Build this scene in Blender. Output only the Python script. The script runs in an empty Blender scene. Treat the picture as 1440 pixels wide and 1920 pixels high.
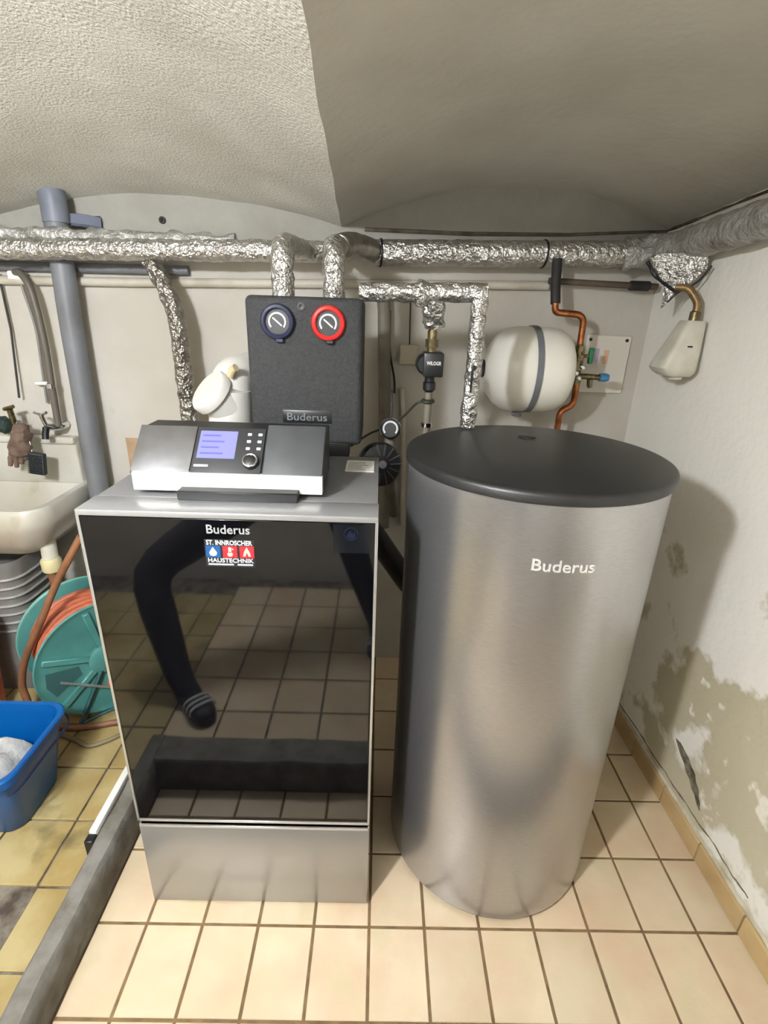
import bpy, bmesh, math, random
from math import sin, cos, pi, radians, sqrt
from mathutils import Vector, Matrix, noise
random.seed(7)
scene = bpy.context.scene
COL = scene.collection

# ------------------------------------------------------------------ camera
cam_d = bpy.data.cameras.new('camera')
cam = bpy.data.objects.new('camera', cam_d); COL.objects.link(cam)
CAM_H, F_PX, PITCH, YAW, ROLL = 1.5604, 960.156, 0.375391, 0.015144, 0.033889
fwd = Vector((sin(YAW)*cos(PITCH), cos(YAW)*cos(PITCH), -sin(PITCH)))
rgt = Vector((cos(YAW), -sin(YAW), 0)); upv = rgt.cross(fwd)
r2 = cos(ROLL)*rgt + sin(ROLL)*upv; u2 = -sin(ROLL)*rgt + cos(ROLL)*upv
cam.matrix_world = Matrix(((r2.x, u2.x, -fwd.x, 0), (r2.y, u2.y, -fwd.y, 0), (r2.z, u2.z, -fwd.z, CAM_H), (0, 0, 0, 1)))
cam_d.sensor_fit = 'HORIZONTAL'; cam_d.sensor_width = 36.0; cam_d.lens = 36.0*F_PX/1440.0
cam_d.clip_start = 0.02
scene.camera = cam

# ------------------------------------------------------------------ world and exposure
w = bpy.data.worlds.new('world'); scene.world = w; w.use_nodes = True
w.node_tree.nodes['Background'].inputs[0].default_value = (0.62, 0.72, 0.9, 1)
w.node_tree.nodes['Background'].inputs[1].default_value = 0.0
scene.view_settings.view_transform = 'Standard'
scene.view_settings.look = 'None'
scene.view_settings.gamma = 1.0
scene.view_settings.use_curve_mapping = False
scene.view_settings.exposure = 0.0
LAMP_POS = Vector((-.82, -.19, 2.0)); LAMP_STRENGTH = 800.0

# ------------------------------------------------------------------ materials
def lin(c):
    out = []
    for v in c[:3]:
        v = v/255.0
        out.append(v/12.92 if v <= .04045 else ((v+.055)/1.055)**2.4)
    return (out[0], out[1], out[2], 1.0)
MATS = {}
def mat(name, c1, c2=None, scale=8.0, lo=.35, hi=.65, rough=.5, metal=0.0, bump=None, spec=.5, coat=0.0, emit=None,
        detail=4.0, aniso=0.0, stretch=None, rand=0.0, world=False, rough2=None, c3=None, scale3=20.0, lo3=.55, hi3=.7, trans=0.0):
    if name in MATS: return MATS[name]
    m = bpy.data.materials.new(name); m.use_nodes = True; MATS[name] = m
    nt = m.node_tree; N = nt.nodes; Lk = nt.links
    b = N['Principled BSDF']
    b.inputs['Base Color'].default_value = lin(c1)
    b.inputs['Roughness'].default_value = rough
    b.inputs['Metallic'].default_value = metal
    b.inputs['Specular IOR Level'].default_value = spec
    b.inputs['Coat Weight'].default_value = coat
    b.inputs['Coat Roughness'].default_value = .03
    b.inputs['Anisotropic'].default_value = aniso
    b.inputs['Transmission Weight'].default_value = trans
    if emit: 
        b.inputs['Emission Color'].default_value = lin(emit[0]); b.inputs['Emission Strength'].default_value = emit[1]
    vec = None
    if c2 or bump or rand:
        if world:
            vec = N.new('ShaderNodeNewGeometry').outputs['Position']
        else:
            vec = N.new('ShaderNodeTexCoord').outputs['Object']
        if stretch:
            mp = N.new('ShaderNodeMapping'); mp.inputs['Scale'].default_value = stretch
            Lk.new(vec, mp.inputs['Vector']); vec = mp.outputs['Vector']
    last = None
    def ramp(src, lo, hi):
        r = N.new('ShaderNodeMapRange'); r.inputs['From Min'].default_value = lo; r.inputs['From Max'].default_value = hi
        Lk.new(src, r.inputs['Value']); return r.outputs['Result']
    if c2:
        n = N.new('ShaderNodeTexNoise'); n.inputs['Scale'].default_value = scale; n.inputs['Detail'].default_value = detail
        Lk.new(vec, n.inputs['Vector'])
        f = ramp(n.outputs['Fac'], lo, hi)
        mx = N.new('ShaderNodeMix'); mx.data_type = 'RGBA'
        mx.inputs[6].default_value = lin(c1); mx.inputs[7].default_value = lin(c2)
        Lk.new(f, mx.inputs[0]); last = mx.outputs[2]
        if rough2 is not None:
            rr = N.new('ShaderNodeMapRange'); rr.inputs['To Min'].default_value = rough; rr.inputs['To Max'].default_value = rough2
            Lk.new(f, rr.inputs['Value']); Lk.new(rr.outputs['Result'], b.inputs['Roughness'])
        if c3:
            n3 = N.new('ShaderNodeTexNoise'); n3.inputs['Scale'].default_value = scale3; n3.inputs['Detail'].default_value = 6
            Lk.new(vec, n3.inputs['Vector'])
            m3 = N.new('ShaderNodeMix'); m3.data_type = 'RGBA'; m3.inputs[7].default_value = lin(c3)
            Lk.new(ramp(n3.outputs['Fac'], lo3, hi3), m3.inputs[0]); Lk.new(last, m3.inputs[6]); last = m3.outputs[2]
    if rand and last is not None:
        oi = N.new('ShaderNodeObjectInfo')
        hs = N.new('ShaderNodeHueSaturation')
        mr = N.new('ShaderNodeMapRange'); mr.inputs['To Min'].default_value = 1-rand; mr.inputs['To Max'].default_value = 1+rand*.5
        Lk.new(oi.outputs['Random'], mr.inputs['Value']); Lk.new(mr.outputs['Result'], hs.inputs['Value'])
        Lk.new(last, hs.inputs['Color']); last = hs.outputs['Color']
    if last is not None: Lk.new(last, b.inputs['Base Color'])
    if bump:
        kind = bump[2] if len(bump) > 2 else 'noise'
        if kind == 'voronoi':
            n = N.new('ShaderNodeTexVoronoi'); n.inputs['Scale'].default_value = bump[0]; o = n.outputs['Distance']
            try: n.inputs['Detail'].default_value = 2.0
            except Exception: pass
        else:
            n = N.new('ShaderNodeTexNoise'); n.inputs['Scale'].default_value = bump[0]; n.inputs['Detail'].default_value = 5; o = n.outputs['Fac']
        Lk.new(vec, n.inputs['Vector'])
        bp = N.new('ShaderNodeBump'); bp.inputs['Strength'].default_value = bump[1]; bp.inputs['Distance'].default_value = bump[3] if len(bump) > 3 else .01
        Lk.new(o, bp.inputs['Height']); Lk.new(bp.outputs['Normal'], b.inputs['Normal'])
    return m

M_TILE = mat('cream_tile', (214, 197, 166), (202, 176, 146), scale=5, rough=.36, rand=.08, world=True, c3=(198, 184, 148), scale3=9, lo3=.5, hi3=.75, bump=(60, .05))
M_TILE_Y = mat('yellow_tile', (178, 162, 116), (156, 134, 84), scale=7, rough=.42, rand=.12, world=True, c3=(88, 78, 52), scale3=6, lo3=.6, hi3=.75, bump=(50, .12))
M_GROUT = mat('grout', (122, 98, 66), (98, 78, 52), scale=30, rough=.9, world=True)
M_ROUGHC = mat('rough_concrete', (130, 122, 108), (62, 52, 42), scale=18, rough=.95, world=True, bump=(40, .8))
M_KERB = mat('kerb_concrete', (122, 119, 112), (92, 87, 76), scale=14, rough=.8, world=True, c3=(70, 62, 46), scale3=9, lo3=.6, hi3=.75, bump=(40, .5))
M_WALL = mat('cellar_paint', (193, 189, 179), (181, 175, 163), scale=3, rough=.85, world=True, c3=(170, 160, 142), scale3=7, lo3=.68, hi3=.84, bump=(26, .25))
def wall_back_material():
    """cream paint below the pipes, greyer mottled tone in the lunettes above them"""
    m = M_WALL.copy(); m.name = 'cellar_paint_grey_lunettes'; nt = m.node_tree; N = nt.nodes; Lk = nt.links
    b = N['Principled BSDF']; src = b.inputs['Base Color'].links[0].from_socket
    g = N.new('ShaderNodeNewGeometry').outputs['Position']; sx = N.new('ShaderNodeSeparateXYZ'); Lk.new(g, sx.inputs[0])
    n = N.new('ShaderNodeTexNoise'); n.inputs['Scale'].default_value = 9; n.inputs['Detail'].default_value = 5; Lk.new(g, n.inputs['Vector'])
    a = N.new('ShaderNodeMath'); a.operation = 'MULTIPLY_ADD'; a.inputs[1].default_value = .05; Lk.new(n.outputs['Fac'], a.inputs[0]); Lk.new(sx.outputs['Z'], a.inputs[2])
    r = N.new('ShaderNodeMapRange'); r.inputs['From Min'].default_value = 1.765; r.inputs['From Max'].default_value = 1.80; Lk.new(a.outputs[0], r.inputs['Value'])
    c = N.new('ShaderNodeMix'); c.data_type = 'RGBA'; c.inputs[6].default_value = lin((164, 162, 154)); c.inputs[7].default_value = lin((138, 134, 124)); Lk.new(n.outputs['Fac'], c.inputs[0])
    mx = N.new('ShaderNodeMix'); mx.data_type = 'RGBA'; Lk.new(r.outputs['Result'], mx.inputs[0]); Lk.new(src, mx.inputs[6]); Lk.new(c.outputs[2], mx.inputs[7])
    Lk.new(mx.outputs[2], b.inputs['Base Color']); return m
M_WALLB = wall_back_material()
M_CEIL = mat('vault_plaster', (226, 224, 214), (210, 207, 196), scale=3.5, rough=.9, world=True, bump=(150, .8, 'noise', .006))
M_SKIRT = mat('skirting_tile', (192, 165, 118), (176, 146, 102), scale=8, rough=.4, rand=.1, world=True)
M_FOIL = mat('aluminium_foil', (224, 222, 218), (190, 186, 180), scale=45, rough=.30, metal=.92, bump=(60, .7, 'voronoi', .008))
M_FOIL_S = mat('smooth_foil', (186, 182, 174), (150, 145, 135), scale=30, rough=.34, metal=.9, bump=(30, .5, 'noise', .008))
M_FOIL_D = mat('dusty_foil', (188, 186, 180), (160, 157, 150), scale=25, rough=.5, metal=.5, bump=(50, .7, 'voronoi', .008), c3=(126, 121, 112), scale3=14)
M_TAPE = mat('black_tape', (22, 22, 24), rough=.45)
M_BLACKG = mat('black_glass', (7, 7, 9), rough=.04, spec=.72)
M_BLACKP = mat('black_plastic', (20, 20, 22), rough=.45)
M_LID = mat('lid_plastic', (33, 33, 32), (27, 27, 27), scale=4, rough=.42, bump=(300, .05))
M_EPP = mat('black_foam', (50, 51, 51), (40, 41, 42), scale=120, rough=.75, bump=(260, .35))
M_STEEL = mat('tank_jacket', (182, 181, 182), (172, 171, 172), scale=60, rough=.29, metal=.85, aniso=.3, stretch=(1, 1, 12), bump=(90, .03))
M_SATIN = mat('satin_steel', (164, 162, 158), rough=.3, metal=.6)
M_GREYTOP = mat('grey_lacquer', (150, 150, 150), rough=.32, metal=.5)
M_GREYSIDE = mat('grey_side', (44, 44, 46), rough=.4, metal=.2)
M_ALU = mat('aluminium_trim', (206, 206, 204), rough=.3, metal=.8)
M_CHROME = mat('chrome', (214, 214, 216), rough=.06, metal=1.0)
M_CHROMED = mat('polished_panel', (176, 178, 186), rough=.08, metal=1.0)
M_WHITE = mat('white_plastic', (232, 230, 224), rough=.35)
M_WHITEE = mat('white_enamel', (226, 224, 212), (214, 210, 196), scale=5, rough=.25, coat=.3)
M_VESSEL = mat('vessel_enamel', (236, 232, 220), rough=.3, coat=.2)
M_CREAM = mat('cream_plastic', (208, 205, 190), (194, 190, 172), scale=20, rough=.5)
M_CERAM = mat('sink_ceramic', (198, 195, 184), (178, 172, 154), scale=4, rough=.3, coat=.3, c3=(150, 140, 112), scale3=7, lo3=.62, hi3=.8)
M_COPPER = mat('copper', (186, 116, 74), (120, 70, 40), scale=30, rough=.3, metal=.9)
M_BRASS = mat('brass', (140, 129, 98), (98, 86, 60), scale=60, rough=.3, metal=.9)
M_PIPEPAINT = mat('painted_pipe', (196, 190, 176), (178, 170, 152), scale=10, rough=.6)
M_GREYPIPE = mat('grey_pipe', (116, 118, 122), (102, 103, 106), scale=8, rough=.5)
M_BROWNPIPE = mat('brown_pipe', (96, 82, 68), (72, 60, 50), scale=14, rough=.55)
M_OLDPIPE = mat('old_pipe', (124, 118, 104), (100, 92, 78), scale=12, rough=.6)
M_DARKPIPE = mat('dark_sleeve', (44, 42, 40), (34, 32, 30), scale=30, rough=.7)
M_RED = mat('red_plastic', (206, 44, 40), rough=.35)
M_NAVY = mat('navy_plastic', (38, 42, 66), rough=.4)
M_BLUEP = mat('blue_plastic', (0, 84, 152), (0, 72, 138), scale=4, rough=.3)
M_BLUECAP = mat('blue_cap', (60, 120, 160), rough=.4)
M_GREENP = mat('green_knob', (22, 110, 62), rough=.4)
M_TEAL = mat('reel_teal', (74, 132, 126), (62, 116, 112), scale=9, rough=.4)
M_TEALD = mat('reel_teal_dark', (44, 82, 82), rough=.5)
M_HOSE = mat('orange_hose', (196, 108, 76), (168, 88, 60), scale=14, rough=.5)
M_HOSEB = mat('brown_hose', (138, 92, 60), (110, 74, 50), scale=14, rough=.55)
M_ORANGE = mat('orange_plastic', (232, 96, 36), rough=.4)
M_GREYPL = mat('grey_plastic', (124, 122, 118), (108, 105, 100), scale=10, rough=.5)
M_CLOTH = mat('grey_cloth', (186, 186, 182), (150, 150, 150), scale=20, rough=.95, bump=(60, .5))
M_GLOVE = mat('brown_leather', (112, 92, 78), (84, 66, 54), scale=25, rough=.8, bump=(60, .3))
M_LCD = mat('lcd', (60, 60, 100), rough=.4, emit=((176, 178, 240), .75))
M_LCDT = mat('lcd_marks', (60, 60, 120), rough=.4, emit=((116, 118, 214), .7))
M_PRINT = mat('white_print', (226, 228, 228), rough=.5)
M_PRINTG = mat('silver_print', (176, 178, 178), rough=.35, metal=.3)
M_PRINTD = mat('dark_print', (40, 42, 46), rough=.3)
M_ST_BLUE = mat('sticker_blue', (24, 74, 128), rough=.4)
M_ST_RED = mat('sticker_red', (190, 40, 48), rough=.4)
M_ST_PINK = mat('sticker_pink', (248, 190, 170), rough=.4)
M_ST_LB = mat('sticker_light_blue', (200, 222, 250), rough=.4)
M_DIAL = mat('dial_face', (34, 36, 38), rough=.4)
M_FLAME = mat('emblem_blue', (20, 26, 44), rough=.2)
M_JUNC = mat('junction_box', (176, 166, 146), rough=.6)
M_PLATE = mat('clear_plate', (214, 208, 196), rough=.3)
M_TROUSER = mat('dark_cloth', (26, 27, 32), (20, 20, 24), scale=30, rough=.95)
M_SKIN = mat('skin', (205, 160, 135), rough=.5)
M_HAIR = mat('hair', (50, 38, 28), (36, 26, 20), scale=60, rough=.6)
M_SHOE = mat('slipper', (18, 18, 22), rough=.6)
M_GLOBE = mat('lamp_globe', (255, 246, 226), rough=.3, emit=((244, 248, 255), LAMP_STRENGTH))
M_STAIN = mat('plaster_patch', (176, 150, 120), (160, 132, 104), scale=14, rough=.9)
M_DIRT = mat('plaster_hole', (128, 119, 98), (72, 65, 52), scale=45, rough=1.0, bump=(60, .8))

def wall_right_material():
    m = bpy.data.materials.new('peeling_paint'); m.use_nodes = True
    nt = m.node_tree; N = nt.nodes; Lk = nt.links; b = N['Principled BSDF']; b.inputs['Roughness'].default_value = .85
    g = N.new('ShaderNodeNewGeometry').outputs['Position']
    sx = N.new('ShaderNodeSeparateXYZ'); Lk.new(g, sx.inputs[0])
    hm = N.new('ShaderNodeMapRange'); hm.inputs['From Min'].default_value = 1.12; hm.inputs['From Max'].default_value = .55
    hm.inputs['To Min'].default_value = -.22; hm.inputs['To Max'].default_value = .06; Lk.new(sx.outputs['Z'], hm.inputs['Value'])
    n1 = N.new('ShaderNodeTexNoise'); n1.inputs['Scale'].default_value = 4.2; n1.inputs['Detail'].default_value = 7; n1.inputs['Roughness'].default_value = .55
    Lk.new(g, n1.inputs['Vector'])
    ad = N.new('ShaderNodeMath'); ad.operation = 'ADD'; Lk.new(n1.outputs['Fac'], ad.inputs[0]); Lk.new(hm.outputs['Result'], ad.inputs[1])
    st = N.new('ShaderNodeMapRange'); st.inputs['From Min'].default_value = .49; st.inputs['From Max'].default_value = .55; Lk.new(ad.outputs[0], st.inputs['Value'])
    n2 = N.new('ShaderNodeTexNoise'); n2.inputs['Scale'].default_value = 3; n2.inputs['Detail'].default_value = 3; Lk.new(g, n2.inputs['Vector'])
    pm = N.new('ShaderNodeMix'); pm.data_type = 'RGBA'; pm.inputs[6].default_value = lin((242, 239, 228)); pm.inputs[7].default_value = lin((234, 229, 218)); Lk.new(n2.outputs['Fac'], pm.inputs[0])
    em = N.new('ShaderNodeMix'); em.data_type = 'RGBA'; em.inputs[6].default_value = lin((206, 198, 172)); em.inputs[7].default_value = lin((178, 168, 138)); Lk.new(n2.outputs['Fac'], em.inputs[0])
    mx = N.new('ShaderNodeMix'); mx.data_type = 'RGBA'; Lk.new(st.outputs['Result'], mx.inputs[0]); Lk.new(pm.outputs[2], mx.inputs[6]); Lk.new(em.outputs[2], mx.inputs[7])
    n4 = N.new('ShaderNodeTexNoise'); n4.inputs['Scale'].default_value = 11; n4.inputs['Detail'].default_value = 5; Lk.new(g, n4.inputs['Vector'])
    a4 = N.new('ShaderNodeMath'); a4.operation = 'ADD'; Lk.new(n4.outputs['Fac'], a4.inputs[0]); Lk.new(hm.outputs['Result'], a4.inputs[1])
    s4 = N.new('ShaderNodeMapRange'); s4.inputs['From Min'].default_value = .66; s4.inputs['From Max'].default_value = .72; Lk.new(a4.outputs[0], s4.inputs['Value'])
    m4 = N.new('ShaderNodeMix'); m4.data_type = 'RGBA'; m4.inputs[7].default_value = lin((236, 230, 214)); Lk.new(s4.outputs['Result'], m4.inputs[0]); Lk.new(mx.outputs[2], m4.inputs[6])
    Lk.new(m4.outputs[2], b.inputs['Base Color'])
    n3 = N.new('ShaderNodeTexNoise'); n3.inputs['Scale'].default_value = 30; n3.inputs['Detail'].default_value = 5; Lk.new(g, n3.inputs['Vector'])
    sb = N.new('ShaderNodeMath'); sb.operation = 'MULTIPLY_ADD'; sb.inputs[1].default_value = -.5; Lk.new(st.outputs['Result'], sb.inputs[0]); Lk.new(n3.outputs['Fac'], sb.inputs[2])
    bp = N.new('ShaderNodeBump'); bp.inputs['Strength'].default_value = .45; bp.inputs['Distance'].default_value = .006
    Lk.new(sb.outputs[0], bp.inputs['Height']); Lk.new(bp.outputs['Normal'], b.inputs['Normal'])
    return m
M_WALLR = wall_right_material()

# ------------------------------------------------------------------ mesh helpers
class MB:
    def __init__(s): s.v = []; s.f = []; s.sm = []; s.mi = []
    def add(s, verts, faces, smooth=False, mi=0):
        o = len(s.v); s.v += [Vector(p) for p in verts]
        for f in faces: s.f.append([i+o for i in f]); s.sm.append(smooth); s.mi.append(mi)
        return s
    def bm(s, bm, smooth=False, mi=0):
        bm.verts.index_update()
        s.add([v.co.copy() for v in bm.verts], [[v.index for v in f.verts] for f in bm.faces], smooth, mi); bm.free(); return s
    def box(s, a, b, bevel=0, seg=2, mi=0, m=None):
        bm = bmesh.new(); bmesh.ops.create_cube(bm, size=1)
        for v in bm.verts: v.co = Vector([(a[k]+b[k])/2 + v.co[k]*(b[k]-a[k]) for k in range(3)])
        if bevel: bmesh.ops.bevel(bm, geom=bm.edges[:], offset=bevel, segments=seg, affect='EDGES', profile=.5)
        if m is not None: bm.transform(m)
        return s.bm(bm, bool(bevel), mi)
    def ring(s, rings, closed=False, cap=True, smooth=True, mi=0):
        n = len(rings[0]); vs = [p for r in rings for p in r]; fs = []
        K = len(rings)
        for i in range(K if closed else K-1):
            j = (i+1) % K
            for k in range(n):
                l = (k+1) % n; fs.append([i*n+k, i*n+l, j*n+l, j*n+k])
        s.add(vs, fs, smooth, mi)
        if cap and not closed:
            s.add(rings[0], [list(range(n))[::-1]], False, mi); s.add(rings[-1], [list(range(n))], False, mi)
        return s
    def tube(s, path, r, seg=14, crumple=0, freq=40, cap=True, mi=0):
        P = [Vector(p) for p in path]; n = len(P); rr = r if isinstance(r, (list, tuple)) else [r]*n
        rings = []; prev = None
        for i in range(n):
            t = (P[min(i+1, n-1)]-P[max(i-1, 0)]).normalized()
            if prev is None:
                a = Vector((0, 0, 1)) if abs(t.z) < .9 else Vector((1, 0, 0)); x = t.cross(a).normalized()
            else: x = (prev - t*prev.dot(t)).normalized()
            prev = x; y = t.cross(x)
            ring = []
            for k in range(seg):
                d = x*cos(2*pi*k/seg)+y*sin(2*pi*k/seg); p = P[i]+d*rr[i]
                if crumple:
                    q = p*freq; p = p + d*crumple*(noise.noise(q)*1.2+.6*noise.noise(q*2.3))
                ring.append(p)
            rings.append(ring)
        return s.ring(rings, cap=cap, mi=mi)
    def cyl(s, p0, p1, r0, r1=None, seg=24, smooth=True, mi=0):
        return s.tube([p0, p1], [r0, r1 if r1 is not None else r0], seg, mi=mi)
    def lathe(s, prof, c=(0, 0, 0), axis=(0, 0, 1), seg=48, smooth=True, cap=True, mi=0):
        ax = Vector(axis).normalized(); a = Vector((0, 0, 1)) if abs(ax.z) < .9 else Vector((0, 1, 0))
        x = ax.cross(a).normalized(); y = ax.cross(x); c = Vector(c)
        rings = [[c+ax*z+(x*cos(2*pi*k/seg)+y*sin(2*pi*k/seg))*max(r, 1e-5) for k in range(seg)] for r, z in prof]
        return s.ring(rings, cap=cap, smooth=smooth, mi=mi)
    def prism(s, pts, y0, y1, axis='y', mi=0):
        n = len(pts)
        if axis == 'y': A = [(p[0], y0, p[1]) for p in pts]; B = [(p[0], y1, p[1]) for p in pts]
        elif axis == 'x': A = [(y0, p[0], p[1]) for p in pts]; B = [(y1, p[0], p[1]) for p in pts]
        else: A = [(p[0], p[1], y0) for p in pts]; B = [(p[0], p[1], y1) for p in pts]
        s.add(A+B, [[i, (i+1) % n, (i+1) % n+n, i+n] for i in range(n)]+[list(range(n))[::-1], list(range(n, 2*n))], False, mi); return s
    def torus(s, c, R, r, axis=(0, 0, 1), seg=40, seg2=10, a0=0, a1=2*pi, mi=0):
        ax = Vector(axis).normalized(); a = Vector((0, 0, 1)) if abs(ax.z) < .9 else Vector((0, 1, 0))
        x = ax.cross(a).normalized(); y = ax.cross(x); c = Vector(c); full = abs(a1-a0-2*pi) < 1e-4
        rings = []
        for i in range(seg if full else seg+1):
            t = a0+(a1-a0)*i/seg; d = x*cos(t)+y*sin(t)
            rings.append([c+d*(R+r*cos(2*pi*k/seg2))+ax*r*sin(2*pi*k/seg2) for k in range(seg2)])
        return s.ring(rings, closed=full, cap=not full, mi=mi)
    def xf(s, fn): s.v = [Vector(fn(p)) for p in s.v]; return s

def link(name, mesh, parent=None, loc=(0, 0, 0)):
    o = bpy.data.objects.new(name, mesh); COL.objects.link(o); o.location = loc
    if parent is not None: o.parent = parent
    return o
def root_of(o):
    while o.parent is not None: o = o.parent
    return o
def build(mb, name, m, parent=None, origin=None, fixn=True):
    """one mesh object; vertices are given in world space"""
    if parent is not None: org = root_of(parent).location.copy()
    elif origin is not None: org = Vector(origin)
    else:
        xs = [p.x for p in mb.v]; ys = [p.y for p in mb.v]; zs = [p.z for p in mb.v]
        org = Vector(((min(xs)+max(xs))/2, (min(ys)+max(ys))/2, min(zs)))
    me = bpy.data.meshes.new(name); me.from_pydata([tuple(p-org) for p in mb.v], [], mb.f)
    me.polygons.foreach_set('use_smooth', mb.sm)
    ms = m if isinstance(m, (list, tuple)) else [m]
    for q in ms: me.materials.append(q)
    me.polygons.foreach_set('material_index', mb.mi)
    if fixn:
        b = bmesh.new(); b.from_mesh(me); bmesh.ops.recalc_face_normals(b, faces=b.faces[:]); b.to_mesh(me); b.free()
    me.update()
    if any(mb.sm):
        try: me.set_sharp_from_angle(angle=radians(40))
        except Exception: pass
    return link(name, me, parent, (0, 0, 0) if parent is not None else org)
def thing(name, loc, label, cat, group=None):
    o = bpy.data.objects.new(name, None); COL.objects.link(o); o.location = loc; o.empty_display_size = .05
    return tag(o, label, cat, group)
def tag(o, label, cat, group=None):
    o['label'] = label; o['category'] = cat
    if group: o['group'] = group
    return o
def struct(o): o['kind'] = 'structure'; return o
def plab(o, label): o['label'] = label; return o
def text_mb(txt, size, thick=.0006, bold=.0, spacing=1.0, align='LEFT'):
    """text as flat extruded mesh in XY plane, baseline at y=0"""
    cu = bpy.data.curves.new('t', 'FONT'); cu.body = txt; cu.size = size; cu.extrude = thick; cu.offset = bold; cu.space_character = spacing
    cu.align_x = align; cu.resolution_u = 3
    o = bpy.data.objects.new('t', cu); COL.objects.link(o)
    bpy.context.view_layer.update()
    me = bpy.data.meshes.new_from_object(o)
    mb = MB(); mb.add([v.co.copy() for v in me.vertices], [list(p.vertices) for p in me.polygons])
    bpy.data.objects.remove(o); bpy.data.meshes.remove(me); bpy.data.curves.remove(cu)
    return mb
def fit_text(txt, w, h, **k):
    mb = text_mb(txt, 1.0, **k)
    x0 = min(p.x for p in mb.v); x1 = max(p.x for p in mb.v); y0 = min(p.y for p in mb.v); y1 = max(p.y for p in mb.v); zt = max(p.z for p in mb.v)
    return mb.xf(lambda p: ((p.x-x0)/(x1-x0)*w, (p.y-y0)/(y1-y0)*h, p.z/zt))
def bez(pts, n=10, r=None):
    """Catmull-Rom through points"""
    P = [Vector(p) for p in pts]; P = [P[0]*2-P[1]]+P+[P[-1]*2-P[-2]]; out = []
    for i in range(1, len(P)-2):
        for k in range(n):
            t = k/n; a, b, c, d = P[i-1], P[i], P[i+1], P[i+2]
            out.append(.5*((2*b)+(c-a)*t+(2*a-5*b+4*c-d)*t*t+(3*b-a-3*c+d)*t**3))
    out.append(P[-2]); return out
def bend(pts, rad, n=6):
    """polyline with rounded corners"""
    P = [Vector(p) for p in pts]; out = [P[0]]
    for i in range(1, len(P)-1):
        a = (P[i-1]-P[i]); b = (P[i+1]-P[i]); r = min(rad, a.length*.49, b.length*.49)
        p0 = P[i]+a.normalized()*r; p1 = P[i]+b.normalized()*r
        for k in range(n+1):
            t = k/n; out.append(p0*(1-t)**2+P[i]*2*t*(1-t)+p1*t*t)
    out.append(P[-1]); return out
def dense(path, step):
    out = [Vector(path[0])]
    for p, q in zip(path[:-1], path[1:]):
        p = Vector(p); q = Vector(q); n = max(1, int((q-p).length/step))
        for k in range(1, n+1): out.append(p.lerp(q, k/n))
    return out

# ------------------------------------------------------------------ room shell
BACK_Y, FRONT_Y, LEFT_X = 2.05, -.82, -2.55
ZL = 0.048                                  # level of the outer, older floor
def wx(y): return 1.040-.0245*(y-.5)        # right wall

def tile_mesh(cache, sx, sy, m, th=.008, bev=.0016):
    key = (round(sx, 4), round(sy, 4))
    if key not in cache:
        mb = MB(); mb.box((-sx/2, -sy/2, -th), (sx/2, sy/2, 0), 0)
        b = bmesh.new(); bmesh.ops.create_cube(b, size=1)
        for v in b.verts: v.co = Vector((v.co.x*sx, v.co.y*sy, (v.co.z-.5)*th))
        bmesh.ops.bevel(b, geom=[e for e in b.edges if all(v.co.z > -1e-6 for v in e.verts)], offset=bev, segments=1, affect='EDGES')
        me = bpy.data.meshes.new('floor_tile'); b.to_mesh(me); b.free(); me.materials.append(m); cache[key] = me
    return cache[key]
def lay(parent, xs, ys, z, m, joint, skip=()):
    cache = {}
    for i, (a, b) in enumerate(zip(xs[:-1], xs[1:])):
        for j, (c, d) in enumerate(zip(ys[:-1], ys[1:])):
            if (i, j) in skip or b-a < .03 or d-c < .03: continue
            o = link('floor_tile', tile_mesh(cache, b-a-joint, d-c-joint, m), parent)
            o.location = Vector(((a+b)/2, (c+d)/2, z+random.uniform(-.0006, .0006)))-parent.location
KIN, KOUT, KF_IN, KF_OUT, KTOP = -.722, -.785, .573, .452, .118
pit = build(MB().box((KIN-.03, KF_IN-.05, -.06), (1.06, BACK_Y, -.0035)), 'floor', M_GROUT, origin=(0, 1.2, -.06)); struct(pit)
TW, TL, TX0, TY0 = .15, .2018, .0114, .8819
xs = [KIN]+[TX0+TW*i for i in range(-4, 7)]+[1.034]
ys = [KF_IN]+[TY0+TL*j for j in range(-1, 6)]+[BACK_Y]
lay(pit, xs, ys, 0.0, M_TILE, .0075)
old = build(MB().box((LEFT_X, FRONT_Y, -.06), (KOUT+.005, BACK_Y, ZL-.0065)).box((KOUT, FRONT_Y, -.06), (1.10, KF_OUT+.005, ZL-.0065)), 'floor', M_ROUGHC, origin=(-1.2, 1.0, -.06)); struct(old)
xl = [-.91-.193*k for k in range(7, -1, -1)]+[KOUT]
yl = [.743-.197*k for k in range(7, 0, -1)]+[.743+.197*k for k in range(0, 7)]+[BACK_Y]
lay(old, xl, yl, ZL, M_TILE_Y, .007, skip={(6, 7)})
xf_ = [KOUT+.195*k for k in range(0, 10)]+[1.085]
yf_ = [KF_OUT-.197*k for k in range(6, -1, -1)]
lay(old, xf_, yf_, ZL, M_TILE, .008)

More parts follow.
